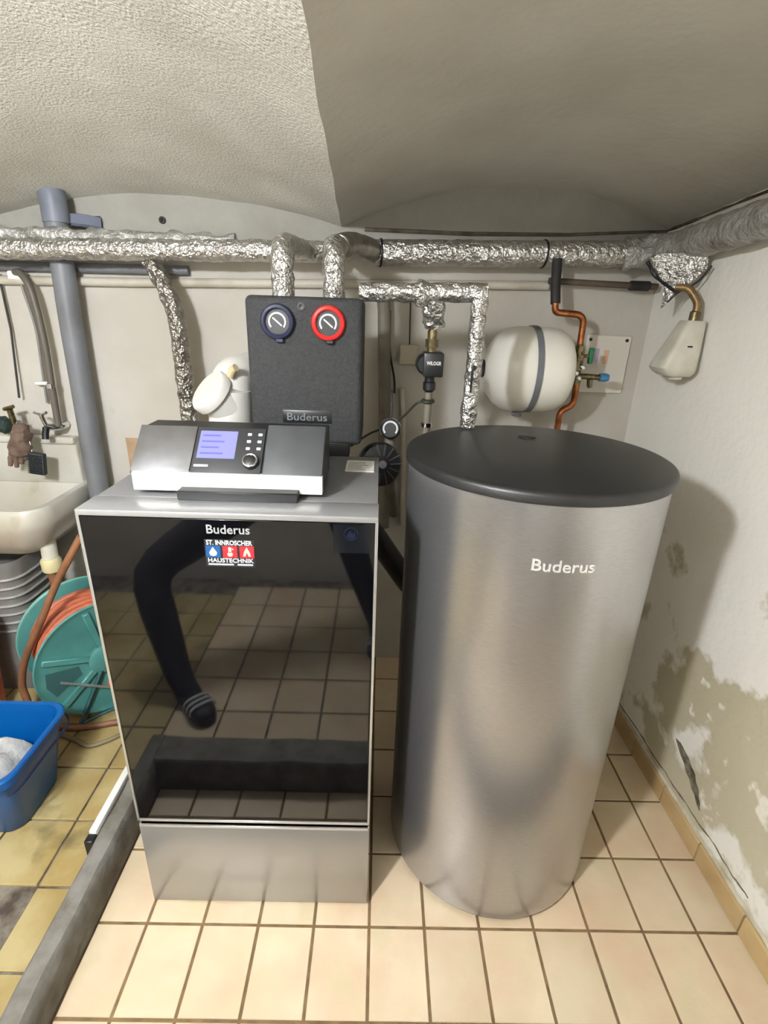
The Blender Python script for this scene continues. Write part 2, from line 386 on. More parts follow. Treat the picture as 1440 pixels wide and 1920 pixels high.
# kerb (L shaped concrete upstand round the boiler pit)
def kerb():
    mb = MB(); prof_n = 60
    def strip(p0, p1, inner, outer):
        rings = []
        for i in range(prof_n+1):
            t = i/prof_n; c = Vector(p0).lerp(Vector(p1), t); n1 = noise.noise(c*9)*.005; n2 = noise.noise(c*9+Vector((5, 3, 1)))*.005; n3 = noise.noise(c*6+Vector((1, 9, 1)))*.006
            i0 = Vector(inner); o0 = Vector(outer)
            A = c+i0; B = c+o0; d = (o0-i0).normalized()
            rings.append([A-d*(n1*.4), A-d*n1+Vector((0, 0, KTOP*.55)), A-d*n1+d*.003+Vector((0, 0, KTOP-.012+n3)), A+d*.014-d*n1+Vector((0, 0, KTOP+n3)),
                          B-d*.008+d*n2+Vector((0, 0, KTOP+n3*.6)), B+d*n2+Vector((0, 0, KTOP-.008)), B])
        mb.ring(rings, cap=True, smooth=True)
    strip((0, KF_OUT, 0), (0, BACK_Y, 0), (KIN, 0, 0), (KOUT, 0, 0))
    strip((KIN-.01, 0, 0), (1.07, 0, 0), (0, KF_IN, 0), (0, KF_OUT, 0))
    return struct(build(mb, 'kerb', M_KERB, origin=(-.75, 1.0, 0)))
kerb()

# walls
def plane_wall(name, pts, m, thick):
    mb = MB(); mb.prism(pts, 0, 2.45, axis='z'); return struct(build(mb, name, m))
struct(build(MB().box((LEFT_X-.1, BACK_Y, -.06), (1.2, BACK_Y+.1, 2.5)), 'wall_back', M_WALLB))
struct(build(MB().box((LEFT_X-.1, FRONT_Y-.1, -.06), (1.3, FRONT_Y, 2.5)), 'wall_front', M_WALL))
struct(build(MB().box((LEFT_X-.1, FRONT_Y, -.06), (LEFT_X, BACK_Y, 2.5)), 'wall_left', M_WALL))
mbw = MB(); mbw.prism([(wx(FRONT_Y), FRONT_Y), (wx(FRONT_Y)+.12, FRONT_Y), (wx(BACK_Y)+.12, BACK_Y), (wx(BACK_Y), BACK_Y)], -.06, 2.5, axis='z')
wall_right = struct(build(mbw, 'wall_right', M_WALLR))

# vaulted ceiling: barrel vaults running into the picture, meeting in a hanging ridge
def rise(y): return .07*(BACK_Y-y) if y > .6 else .07*(BACK_Y-.6)+.05*(.6-y)*max(0, 1-(.6-y)/4)
def ridge_x(y): return -.153+.033*min(1.4, BACK_Y-y)
def vault_z(x, y):
    r = rise(y); xr = ridge_x(y)
    if x >= xr:
        t = (x-xr)/(wx(y)-xr); base = 1.828+(1.860-1.828)*t+r; h = .125
    elif x >= xr-1.2:
        t = (xr-x)/1.2; base = 1.828+r; h = .08+.09*min(1.5, BACK_Y-y)
    else:
        t = min(1, (xr-1.2-x)/1.25); base = 1.828+r; h = .10
    return base+h*(1-(2*t-1)**2)
def ceiling():
    root = build(MB().box((LEFT_X-.1, FRONT_Y-.1, 2.42), (1.25, BACK_Y+.1, 2.52)), 'ceiling', M_CEIL); struct(root)
    ny = 70
    def bay(x0f, x1f, nx, mt=None):
        mb = MB(); vs = []
        for j in range(ny+1):
            y = FRONT_Y-.02+(BACK_Y+.02-FRONT_Y+.02)*j/ny
            a, b = x0f(y), x1f(y)
            for i in range(nx+1):
                x = a+(b-a)*i/nx; xx = min(max(x, a+1e-4), b-1e-4)
                e = min(1, min(i, nx-i)/3)
                z = vault_z(xx, y)+e*(.010*noise.noise(Vector((x*2.2, y*2.2, 1)))+.004*noise.noise(Vector((x*8, y*8, 4))))
                xo = x+(.007*noise.noise(Vector((y*5, 2, 0))) if (i in (0, nx)) else 0)
                vs.append((xo, y, z))
        fs = [[j*(nx+1)+i, j*(nx+1)+i+1, (j+1)*(nx+1)+i+1, (j+1)*(nx+1)+i] for j in range(ny) for i in range(nx)]
        mb.add(vs, fs, True); o = build(mb, 'vault', mt or M_CEIL, root, fixn=False)
    bay(ridge_x, lambda y: wx(y)+.02, 40, mat('smooth_shaded_vault_plaster', (204, 201, 191), (190, 186, 175), scale=2.5, rough=.9, world=True, bump=(40, .25, 'noise', .008)))  # right vault greyer than the others: its shade is put into the colour
    bay(lambda y: ridge_x(y)-1.2, ridge_x, 40)
    bay(lambda y: LEFT_X-.02, lambda y: ridge_x(y)-1.2, 30)
ceiling()

# skirting tiles on the right wall
sk = build(MB().box((0, -.004, 0), (.004, .004, .06)).xf(lambda p: (wx(1.2)-.002+p.x, 1.2+p.y, p.z)), 'baseboard_right', M_GROUT); struct(sk)
y = .6805-.2018
while y < BACK_Y-.02:
    y1 = min(y+.2018, BACK_Y)-.004
    mb = MB(); a = y+.002
    mb.add([(wx(a)-.010, a, .002), (wx(y1)-.010, y1, .002), (wx(y1)-.010, y1, .068), (wx(a)-.010, a, .068),
            (wx(a)+.01, a, .002), (wx(y1)+.01, y1, .002), (wx(y1)+.01, y1, .075), (wx(a)+.01, a, .075), (wx(a)-.006, a, .075), (wx(y1)-.006, y1, .075)],
           [[0, 1, 2, 3], [3, 2, 9, 8], [8, 9, 6, 7], [0, 3, 8, 7, 4], [1, 5, 6, 9, 2], [0, 4, 5, 1]])
    build(mb, 'skirting_tile', M_SKIRT, sk); y += .2018
# mortar ridge and open crack above the skirting, hole in the plaster
mb = MB(); path = [(wx(yy)-.002, yy, .083+.004*noise.noise(Vector((yy*14, 0, 0)))) for yy in [.5+.03*k for k in range(51)]]
mb.tube(path, [.007+.004*noise.noise(Vector((p[1]*20, 3, 0))) for p in path], 8, crumple=.002, freq=60)
build(mb, 'mortar_ridge', mat('mortar', (206, 198, 176), (170, 160, 134), scale=20, rough=.9), wall_right)
mb = MB(); path = [(wx(yy)+.0005, yy, .100+.010*noise.noise(Vector((yy*9, 5, 0)))+.004*noise.noise(Vector((yy*40, 5, 0)))+.02*(1.7-yy)) for yy in [.9+.012*k for k in range(72)]]
mb.tube(path, [max(.0008, .0028+.003*noise.noise(Vector((p[1]*25, 8, 0)))) for p in path], 6); build(mb, 'crack', M_DIRT, wall_right)
mb = MB(); pts = [(1.31, .262), (1.285, .268), (1.262, .262), (1.235, .257), (1.215, .243), (1.192, .236), (1.178, .215), (1.160, .206), (1.152, .185), (1.138, .172), (1.132, .150), (1.150, .158), (1.168, .176), (1.185, .180), (1.205, .199), (1.226, .205), (1.245, .222), (1.268, .232), (1.29, .246)]
mb.prism(pts, 0, .003, axis='x'); mb.xf(lambda p: (wx(p.y)-.0015+p.x, p.y, p.z)); build(mb, 'plaster_hole', M_DIRT, wall_right)

mb = MB(); mb.tube([(-.07, 2.046, 1.823), (.3, 2.046, 1.821), (.65, 2.046, 1.829), (1.0, 2.046, 1.850)], .007, 8, crumple=.005, freq=30)
build(mb, 'open_joint', mat('joint_dark', (104, 96, 84), (74, 66, 56), scale=20, rough=.95), bpy.data.objects['wall_back'])
mb = MB(); mb.tube([(wx(yy)-.002, yy, vault_z(wx(yy)-.001, yy)-.008) for yy in [.6+.05*k for k in range(30)]], .005, 8, crumple=.004, freq=30)
build(mb, 'open_joint', MATS['joint_dark'], wall_right)
# ------------------------------------------------------------------ ceiling lamp (out of frame, lights the room)
lamp = thing('pendant_lamp', (LAMP_POS.x, LAMP_POS.y, LAMP_POS.z-.045), 'short opal glass lamp hanging under the plastered vault', 'lamp')
lz = vault_z(LAMP_POS.x, LAMP_POS.y)
build(MB().lathe([(.05, lz-LAMP_POS.z+.02), (.05, lz-LAMP_POS.z-.02), (.03, lz-LAMP_POS.z-.03), (.006, lz-LAMP_POS.z-.032)], LAMP_POS, seg=24), 'canopy', M_WHITE, lamp)
build(MB().cyl(LAMP_POS+Vector((0, 0, .03)), Vector((LAMP_POS.x, LAMP_POS.y, lz)), .006, .006, 10), 'stem', M_WHITE, lamp)
build(MB().lathe([(.045*sin(t), -.10-.045*cos(t)) for t in [pi/2*k/6 for k in range(0, 7)]]+[(.045*cos(t), .10+.045*sin(t)) for t in [pi/2*k/6 for k in range(0, 7)]], LAMP_POS, (.6, .8, 0), 24), 'opal_glass', M_GLOBE, lamp)

# ------------------------------------------------------------------ boiler
BX0, BX1, BY0, BY1, BZ = -.592, .004, .936, 1.382, 1.180
boiler = thing('heating_boiler', ((BX0+BX1)/2, (BY0+BY1)/2, 0), 'floor-standing heating boiler with a glossy black glass front and grey metal base', 'boiler')
build(MB().box((BX0+.004, BY0+.02, .004), (BX1-.004, BY1, BZ-.006), .003, 1), 'body', M_GREYSIDE, boiler)
bp_ = build(MB().box((BX0, BY0, .006), (BX1, BY0+.03, .306), .003, 2), 'base_panel', M_SATIN, boiler)
build(MB().box((BX0+.003, BY0-.0012, .298), (BX1-.003, BY0+.012, .306), .001, 1), 'edge_trim', M_ALU, bp_)
build(MB().box((BX0+.006, BY0+.012, .306), (BX1-.006, BY0+.03, .332)), 'gap', M_BLACKP, boiler)
fp = build(MB().box((BX0+.006, BY0, .328), (BX1-.006, BY0+.02, 1.166), .0015, 1), 'front_panel', M_BLACKG, boiler); plab(fp, 'glossy black glass front panel')
tr = MB()
tr.box((BX0, BY0-.002, .322), (BX0+.006, BY0+.022, 1.170), .001, 1); build(tr, 'side_trim', M_ALU, fp)
build(MB().box((BX1-.006, BY0-.002, .322), (BX1, BY0+.022, 1.170), .001, 1), 'side_trim', M_ALU, fp)
build(MB().box((BX0, BY0-.002, .320), (BX1, BY0+.022, .3275), .001, 1), 'bottom_trim', M_ALU, fp)
tp = build(MB().box((BX0, BY0-.002, 1.167), (BX1, 1.0155, BZ), .0022, 2), 'top_strip', mat('light_lacquer', (172, 172, 172), rough=.3, metal=.5), boiler)
build(MB().box((BX0+.002, 1.0185, 1.168), (BX1-.002, BY1, BZ-.001), .0022, 2), 'top_cover', M_GREYTOP, boiler)
lb = build(MB().box((-.083, 1.240, BZ-.001), (-.010, 1.338, BZ+.0004)), 'label', M_WHITE, boiler)
mbx = MB()
for k in range(6): mbx.box((-.078, 1.252+.013*k, BZ+.0003), (-.05+.03*random.random(), 1.2555+.013*k, BZ+.0007))
build(mbx, 'label_print', M_GREYPL, lb)
def on_front(mb, x, z, y=BY0): return mb.xf(lambda p: (x+p.x, y-.0008*p.z-.0002, z+p.y))
build(on_front(fit_text('Buderus', .086, .019, bold=.012), -.338, 1.135), 'brand_lettering', M_PRINTG, fp)
stk = build(MB().box((-.345, BY0-.0006, 1.062), (-.245, BY0, 1.122)), 'sticker', mat('sticker_base', (30, 32, 34), rough=.4), fp)
YS = BY0-.0006
build(on_front(fit_text('ST. INNROSCHER', .092, .0105, bold=.015), -.341, 1.1105, YS), 'sticker_lettering', M_PRINT, stk)
build(on_front(fit_text('HAUSTECHNIK', .092, .0095, bold=.01), -.340, 1.0715, YS), 'sticker_lettering', M_PRINT, stk)
build(MB().box((-.340, YS-.0008, 1.0655), (-.289, YS, 1.0685)).box((-.281, YS-.0008, 1.0655), (-.250, YS, 1.0685)), 'sticker_line', M_PRINT, stk)
for k, (m1, x) in enumerate(((M_ST_BLUE, -.343), (M_ST_RED, -.309), (M_ST_RED, -.275))):
    build(MB().box((x, YS-.0006, 1.0825), (x+.029, YS, 1.1085)), 'sticker_square', m1, stk)
mb = MB(); mb.prism([(-.3285, 1.106), (-.3365, 1.0935), (-.3345, 1.0875), (-.3285, 1.0855), (-.3225, 1.0875), (-.3205, 1.0935)], YS-.0012, YS-.0004); build(mb, 'drop_symbol', M_ST_LB, stk)
mb = MB(); mb.box((-.2975, YS-.0012, 1.094), (-.2915, YS-.0004, 1.106)); mb.prism([(-.2945+.0055*cos(t), 1.0905+.0055*sin(t)) for t in [2*pi*i/12 for i in range(12)]], YS-.0012, YS-.0004)
mb.box((-.2905, YS-.0012, 1.1005), (-.287, YS-.0004, 1.103)); build(mb, 'thermometer_symbol', M_ST_PINK, stk)
mb = MB(); mb.prism([(-.2605, 1.107), (-.2660, 1.097), (-.2685, 1.0865), (-.2635, 1.0865), (-.2605, 1.096), (-.2575, 1.0865), (-.2525, 1.0865), (-.2550, 1.097)], YS-.0012, YS-.0004); build(mb, 'flame_symbol', M_ST_PINK, stk)
em = build(MB().box((-.086, BY0-.0004, 1.100), (-.010, BY0, 1.1625)), 'emblem_plate', mat('emblem_plate', (16, 18, 22), rough=.12), fp)
mb = MB(); mb.torus((-.050, BY0-.0007, 1.142), .0135, .0016, axis=(0, 1, 0), seg=28, seg2=6)
mb.prism([(-.060, 1.136), (-.053, 1.150), (-.047, 1.142), (-.041, 1.149), (-.042, 1.134), (-.050, 1.131)], BY0-.0012, BY0-.0004)
build(mb, 'flame_emblem', M_FLAME, em)

# control console on top of the boiler
con = build(MB().prism([(1.035, 1.198), (1.20, 1.198), (1.20, 1.304), (1.122, 1.304), (1.040, 1.226)], -.520, -.118, axis='x'), 'control_console', M_BLACKP, boiler)
SLO = (Vector((0, 1.122, 1.304))-Vector((0, 1.040, 1.226))); SLN = SLO.normalized(); SNO = Vector((0, -SLN.z, SLN.y)); S0 = Vector((0, 1.040, 1.226)); SL = SLO.length
def slope_box(x0, x1, t0, t1, h0, h1, bev=0):
    m = Matrix(((1, 0, 0, 0), (0, SLN.y, SNO.y, S0.y), (0, SLN.z, SNO.z, S0.z), (0, 0, 0, 1)))
    return MB().box((x0, t0, h0), (x1, t1, h1), bev, 2, m=m)
def on_slope(x, t, h): return Vector((x, 0, 0))+S0+SLN*t+SNO*h
o = build(slope_box(-.524, -.400, -.002, SL+.004, -.004, .003, .001), 'mirror_panel', M_CHROMED, con); plab(o, 'polished mirror-like metal panel')
o = build(slope_box(-.398, -.249, -.002, SL+.002, -.004, .004, .001), 'operating_panel', mat('panel_dark', (46, 47, 49), rough=.3), con)
o2 = build(slope_box(-.390, -.309, .036, SL-.008, .003, .0048), 'display', M_LCD, con); plab(o2, 'lit pale violet display')
for k in range(4):
    build(slope_box(-.384, -.335-.01*(k % 2), .046+.015*k, .050+.015*k, .0046, .0052), 'display_line', M_LCDT, o2)
for c in range(2):
    for r in range(3):
        build(slope_box(-.287+.023*c, -.278+.023*c, SL-.018-.018*r, SL-.012-.018*r, .003, .0065, .001), 'button', M_WHITE, con)
mb = MB(); ax = SNO; c0 = on_slope(-.272, .028, .004)
mb.lathe([(.0175, 0), (.0175, .004), (.015, .010), (.012, .012), (.003, .0125)], c0, ax, 28)
kn = build(mb, 'rotary_knob', M_BLACKP, con); build(MB().torus(c0+ax*.0105, .0145, .0022, ax, 28, 8), 'knob_ring', M_CHROME, kn)
build(slope_box(-.392, -.362, .015, .020, .0035, .0046), 'panel_mark', M_PRINT, con)
build(slope_box(-.245, -.118, -.002, SL+.012, -.004, .006, .0025), 'hinged_flap', mat('flap_grey', (66, 67, 69), (58, 59, 61), scale=20, rough=.5), con)
o = build(MB().box((-.516, 1.028, 1.190), (-.117, 1.046, 1.229), .0012, 2), 'front_strip', mat('bright_strip', (240, 238, 230), rough=.3), con); plab(o, 'bright white front strip')
mb = MB(); mb.torus((-.318, 1.0275, 1.210), .006, .0007, (0, 1, 0), 20, 6); build(mb, 'strip_mark', mat('mark_teal', (170, 205, 200), rough=.4), o)
build(MB().box((-.415, 1.000, 1.179), (-.165, 1.20, 1.200), .002, 1), 'console_foot', M_BLACKP, con)

# ------------------------------------------------------------------ hot water tank
TC = Vector((.378, 1.200, 0)); TR = .303
tank = thing('hot_water_tank', TC, 'tall cylindrical silver hot water tank with a black lid', 'water tank')
build(MB().lathe([(TR-.004, .012), (TR, .016), (TR, 1.236), (TR-.004, 1.239)], TC, seg=128), 'jacket', M_STEEL, tank)
build(MB().lathe([(TR-.016, 0), (TR-.008, .002), (TR-.008, .014)], TC, seg=96), 'foot_ring', M_BLACKP, tank)
lid = build(MB().lathe([(.308, 1.229), (.3105, 1.231), (.311, 1.245), (.308, 1.2515), (.302, 1.2548), (.290, 1.2555), (.286, 1.2565), (.15, 1.262), (.001, 1.264)], TC, seg=128), 'lid', M_LID, tank); plab(lid, 'round black plastic lid')
build(MB().lathe([(.022, 1.262), (.022, 1.2655), (.018, 1.267), (.001, 1.267)], TC+Vector((.01, .12, 0)), seg=24), 'lid_plug', M_LID, lid)
tb = fit_text('Buderus', .125, .026, bold=.012)
tb.xf(lambda p: (TC.x+(TR+.0016+.0006*p.z)*cos(radians(-103)+p.x/TR), TC.y+(TR+.0016+.0006*p.z)*sin(radians(-103)+p.x/TR), 1.089+p.y))
build(tb, 'brand_lettering', mat('bright_letter', (236, 234, 228), rough=.25, metal=.4), tank)

# ------------------------------------------------------------------ pump group
PX0, PX1, PY0, PY1, PZ0, PZ1 = -.350, -.049, 1.395, 1.575, 1.205, 1.586
pump = thing('pump_group', ((PX0+PX1)/2, (PY0+PY1)/2, PZ0), 'black foam-clad pump group with a blue and a red dial behind the boiler', 'pump unit')
cover = build(MB().box((PX0, PY0, PZ0), (PX1, PY1, PZ1), .016, 4), 'foam_cover', M_EPP, pump)
def gauge(x, z, ringm, name, lab):
    c = Vector((x, PY0, z)); ax = (0, -1, 0)
    g = build(MB().lathe([(.0435, -.004), (.0435, .008), (.040, .014), (.034, .016), (.031, .013), (.031, .006)], c, ax, 40), 'dial', ringm, pump); plab(g, lab)
    build(MB().lathe([(.0305, .004), (.0305, .0075), (.001, .0075)], c, ax, 32), 'dial_face', M_DIAL, g)
    mb = MB(); mb.torus(c+Vector((0, -.0085, 0)), .0205, .0028, (0, -1, 0), 32, 6, a0=radians(-220), a1=radians(40)); build(mb, 'scale_arc', M_PRINT, g)
    n = Matrix.Translation(c+Vector((0, -.0095, 0))) @ Matrix.Rotation(radians(-35 if True else 0), 4, 'Y')
    build(MB().box((-.015, -.001, -.0018), (.015, .001, .0018), m=n @ Matrix.Rotation(radians(75), 4, 'Y')), 'pointer', M_PRINT, g)
    build(MB().box((x-.006, PY0-.012, z-.050), (x+.014, PY0+.004, z-.040), .002, 1), 'dial_tab', M_BLACKP if ringm is not M_NAVY else M_NAVY, g)
gauge(-.266, 1.5245, M_NAVY, 'dial_blue', 'dial with a dark blue ring')
gauge(-.137, 1.5245, M_RED, 'dial_red', 'dial with a bright red ring')
build(MB().lathe([(.010, -.002), (.010, .002), (.006, .0025), (.001, .001)], (-.206, PY0, 1.562), (0, -1, 0), 20), 'screw_hole', M_BLACKP, pump)
pl = build(MB().box((-.265, PY0-.002, 1.264), (-.128, PY0+.006, 1.302), .005, 2), 'name_plate', mat('plate_black', (24, 25, 27), rough=.4), pump)
tbm = fit_text('Buderus', .108, .020, bold=.0); build(tbm.xf(lambda p: (-.251+p.x, PY0-.0022-.0006*p.z, 1.273+p.y)), 'brand_lettering', mat('plate_silver', (120, 124, 126), rough=.4), pl)
build(MB().box((-.158, 1.385, 1.174), (-.082, 1.44, 1.215), .002, 1), 'bracket', M_BLACKP, pump)

# ------------------------------------------------------------------ foil pipes
def pipe(name, path, r, m, label, cat='pipe', crumple=.003, freq=45, step=.011, seg=22, group=None):
    mb = MB(); mb.tube(dense(path, step), r, seg, crumple=crumple, freq=freq)
    return tag(build(mb, name, m), label, cat, group)
def with_root(name, label, cat, loc): return thing(name, loc, label, cat)
# main run left
mainL = with_root('insulated_pipe', 'foil-wrapped heating pipe running along the white wall above the sink', 'pipe', (-.9, 1.985, 1.69))
mb = MB(); mb.tube(dense([(-2.54, 1.900, 1.698), (-1.2, 1.900, 1.712), (-.16, 1.915, 1.737)], .012), .033, 22, crumple=.004, freq=40); build(mb, 'foil_wrap', M_FOIL, mainL)
mb = MB(); mb.tube(dense([(-2.5, 1.935, 1.746), (-.9, 1.935, 1.756), (-.50, 1.935, 1.756)], .02), .026, 12, crumple=.012, freq=22); build(mb, 'lagging', M_FOIL_D, mainL)
# main run right
mainR = with_root('insulated_pipe', 'thick foil-wrapped heating pipe with black ties above the expansion vessel', 'pipe', (.45, 1.96, 1.71))
mb = MB(); mb.tube(dense([(-.03, 1.955, 1.742), (.5, 1.955, 1.755), (.90, 1.955, 1.768)], .012), .041, 26, crumple=.0035, freq=42); build(mb, 'foil_wrap', M_FOIL, mainR)
for x, z in ((-.012, 1.742), (.545, 1.756)):
    mb = MB(); mb.torus((x, 1.955, z), .042, .0038, (1, .12, 0), 30, 8); build(mb, 'tie_band', M_TAPE, mainR)
mb = MB(); mb.tube(bend([(-.133, 1.66, 1.722), (-.105, 1.80, 1.752), (-.03, 1.955, 1.744), (.0, 1.955, 1.742)], .08), .036, 20, crumple=.0025, freq=30); build(mb, 'elbow', M_FOIL_S, mainR)
# along right wall
mb = MB(); mb.tube(dense([(.948, 1.93, 1.775), (.955, 1.5, 1.80), (.972, .9, 1.842), (.984, .3, 1.87)], .02), .048, 22, crumple=.004, freq=25)
tag(build(mb, 'insulated_pipe', M_FOIL_D), 'dusty grey lagged pipe running along the top of the peeling right wall', 'pipe')
# torn foil bundle in the corner
torn = with_root('torn_foil_wrap', 'torn foil lagging bundle hanging in the wall corner with black tape', 'insulation', (.93, 1.90, 1.60))
mb = MB(); mb.tube(dense(bend([(.82, 1.955, 1.765), (.93, 1.94, 1.770), (.965, 1.75, 1.785)], .07), .012), .050, 22, crumple=.012, freq=26); build(mb, 'foil_elbow', M_FOIL_D, torn)
def sheet(name, corner, nu, nv, m, amp):
    A, B, Cc, D = [Vector(p) for p in corner]; mb = MB(); vs = []
    for j in range(nv+1):
        for i in range(nu+1):
            u, v = i/nu, j/nv; p = A.lerp(B, u).lerp(D.lerp(Cc, u), v)
            q = p*30; p = p+Vector((noise.noise(q), noise.noise(q+Vector((7, 1, 2))), noise.noise(q+Vector((3, 8, 5)))))*amp; vs.append(p)
    n = len(vs); vs2 = [p+Vector((0, .002, .0)) for p in vs]
    fs = [[j*(nu+1)+i, j*(nu+1)+i+1, (j+1)*(nu+1)+i+1, (j+1)*(nu+1)+i] for j in range(nv) for i in range(nu)]
    mb.add(vs+vs2, fs+[[a+n for a in f][::-1] for f in fs], True)
    return build(mb, name, m, torn, fixn=False)
sheet('foil_flap', [(.845, 1.80, 1.745), (.975, 1.70, 1.765), (.975, 1.72, 1.70), (.915, 1.77, 1.615)], 18, 14, M_FOIL, .012)
sheet('foil_shred', [(.895, 1.78, 1.655), (.930, 1.77, 1.650), (.905, 1.77, 1.60), (.893, 1.77, 1.59)], 8, 8, M_FOIL, .006)
mb = MB(); mb.tube(bez([(.835, 1.80, 1.730), (.855, 1.775, 1.690), (.895, 1.76, 1.660), (.925, 1.752, 1.640)], 8), .0055, 8, crumple=.002, freq=60); build(mb, 'tape_strip', M_TAPE, torn)
mb = MB(); mb.tube(bez([(.903, 1.755, 1.612), (.925, 1.745, 1.640), (.965, 1.72, 1.672), (.985, 1.70, 1.715)], 8), .003, 8); build(mb, 'tie_wire', M_TAPE, torn)
# risers out of the pump group
for x, lab in ((-.268, 'foil-wrapped riser above the blue dial of the pump group'), (-.133, 'foil-wrapped riser above the red dial of the pump group')):
    mb = MB(); mb.tube(dense(bend([(x, 1.50, 1.585), (x, 1.50, 1.712), (x, 1.955, 1.742)], .05, 8), .010), .029, 24, crumple=.004, freq=42)
    tag(build(mb, 'insulated_riser', M_FOIL), lab, 'pipe')
# branch dropping at left
mb = MB(); mb.tube(dense(bend([(-.80, 1.935, 1.705), (-.755, 1.93, 1.62), (-.722, 1.925, 1.53), (-.712, 1.925, 1.05)], .10, 8), .010), .030, 22, crumple=.005, freq=38)
tag(build(mb, 'insulated_branch', mat('matt_foil', (176, 172, 164), (140, 134, 124), scale=30, rough=.36, metal=.9, bump=(34, 1.0, 'voronoi', .012))), 'narrow foil-wrapped pipe dropping from the main pipe to behind the boiler', 'pipe')
# horizontal foil pipe to the tank
mb = MB(); mb.tube(dense(bend([(-.06, 1.47, 1.603), (.12, 1.45, 1.606), (.268, 1.435, 1.610)], .05), .010), [.024]*0 or .024, 22, crumple=.0035, freq=45)
hz = with_root('insulated_pipe', 'foil-wrapped pipe leading right from the pump group over to the tank', 'pipe', (.1, 1.45, 1.25))
build(mb, 'horizontal_run', M_FOIL, hz)
mb = MB(); mb.tube(dense([(.250, 1.432, 1.622), (.2505, 1.430, 1.45), (.248, 1.43, 1.262)], .010), .0215, 22, crumple=.004, freq=45); build(mb, 'drop', M_FOIL, hz)
mb = MB(); mb.tube(dense(bend([(.085, 1.45, 1.606), (.128, 1.465, 1.600), (.140, 1.49, 1.545), (.140, 1.50, 1.53)], .05), .008), .030, 22, crumple=.010, freq=38); build(mb, 'foil_wad', M_FOIL, hz)
mb = MB(); mb.lathe([(.007, -.003), (.007, .003), (.001, .004)], (.247, 1.405, 1.425), (0, -1, .1), 20); build(mb, 'valve_stem', M_BLACKP, hz)
mb = MB(); mb.box((.241, 1.402, 1.36), (.246, 1.408, 1.43), .001, 1); build(mb, 'valve_lever', M_BLACKP, hz)

# ------------------------------------------------------------------ circulating pump on the tank feed
act = thing('circulation_pump', (.140, 1.50, 1.06), 'small black circulation pump on the pipe above the tank lid', 'pump')
build(MB().tube([(.140, 1.50, 1.54), (.140, 1.50, 1.515), (.140, 1.50, 1.49)], .011, 16), 'feed_pipe', M_BRASS, act)
for k, (r_, a, b) in enumerate(((.016, 1.515, 1.532), (.0135, 1.492, 1.512), (.018, 1.468, 1.490), (.013, 1.450, 1.468))):
    build(MB().lathe([(r_, a), (r_, b)], (.140, 1.50, 0), seg=6 if k % 2 == 0 else 20, smooth=False), 'union_nut', M_BRASS, act)
hs = build(MB().box((.117, 1.452, 1.392), (.172, 1.53, 1.456), .004, 2), 'housing', M_BLACKP, act)
build(MB().lathe([(.027, -.030), (.029, -.02), (.029, .02), (.024, .026)], (.126, 1.49, 1.424), (0, -1, 0), 28), 'motor_head', M_BLACKP, act)
tbm = fit_text('WILOGR', .040, .010, bold=.02); build(tbm.xf(lambda p: (.125+p.x, 1.4515-.0008*p.z, 1.424+p.y)), 'lettering', M_PRINT, hs)
build(MB().lathe([(.014, 1.395), (.014, 1.375), (.018, 1.372), (.018, 1.352), (.011, 1.345)], (.140, 1.50, 0), seg=20), 'lower_union', M_BLACKP, act)
build(MB().tube([(.140, 1.50, 1.35), (.1385, 1.50, 1.22), (.1385, 1.50, 1.06)], .011, 16), 'drop_pipe', M_OLDPIPE, act)
build(MB().lathe([(.016, 1.325), (.020, 1.322), (.020, 1.316), (.016, 1.313)], (.139, 1.50, 0), seg=20), 'clip', mat('dark_green', (40, 48, 36), rough=.5), act)
build(MB().lathe([(.018, 1.245), (.018, 1.256), (.012, 1.258)], (.1385, 1.50, 0), seg=20), 'collar', M_CHROME, act)
cb = MB(); cb.tube(bez([(.128, 1.49, 1.320), (.105, 1.49, 1.312), (.07, 1.545, 1.262), (.02, 1.575, 1.222), (-.03, 1.59, 1.197), (-.088, 1.57, 1.160)], 10), .0035, 8)
tag(build(cb, 'sensor_cable', mat('cable_olive', (52, 52, 40), rough=.5)), 'thin dark cable slung from the circulation pump to the boiler', 'cable')

# thermometer dial and black pump wheel between boiler and tank
th = thing('pipe_thermometer', (.034, 1.53, 1.19), 'black round thermometer with a white ring between boiler and tank', 'thermometer')
c = Vector((.034, 1.53, 1.229))
build(MB().lathe([(.030, -.012), (.032, 0), (.030, .006), (.026, .008)], c, (-.05, -1, .15), 32), 'casing', mat('thermo_black', (12, 12, 13), rough=.4), th)
build(MB().torus(c+Vector((0, -.0085, .001)), .0205, .0028, (-.05, -1, .15), 32, 8, a0=radians(-220), a1=radians(40)), 'scale_ring', M_PRINT, th)
build(MB().torus(c+Vector((0, -.004, 0)), .0305, .0018, (-.05, -1, .15), 32, 6), 'bezel', M_CHROME, th)
build(MB().tube([(.036, 1.535, 1.262), (.036, 1.54, 1.30), (.034, 1.56, 1.34)], .0025, 8), 'capillary', M_BLACKP, th)
wh = thing('black_pump_head', (.02, 1.50, 1.06), 'ribbed black pump head half hidden behind the boiler edge', 'pump')
c = Vector((.005, 1.49, 1.128))
build(MB().lathe([(.062, -.04), (.066, -.02), (.066, .01), (.058, .022), (.02, .03), (.001, .03)], c, (.25, -1, .25), 40), 'motor_body', M_BLACKP, wh)
axw = Vector((.25, -1, .25)).normalized(); xw = axw.cross(Vector((0, 0, 1))).normalized(); yw = axw.cross(xw)
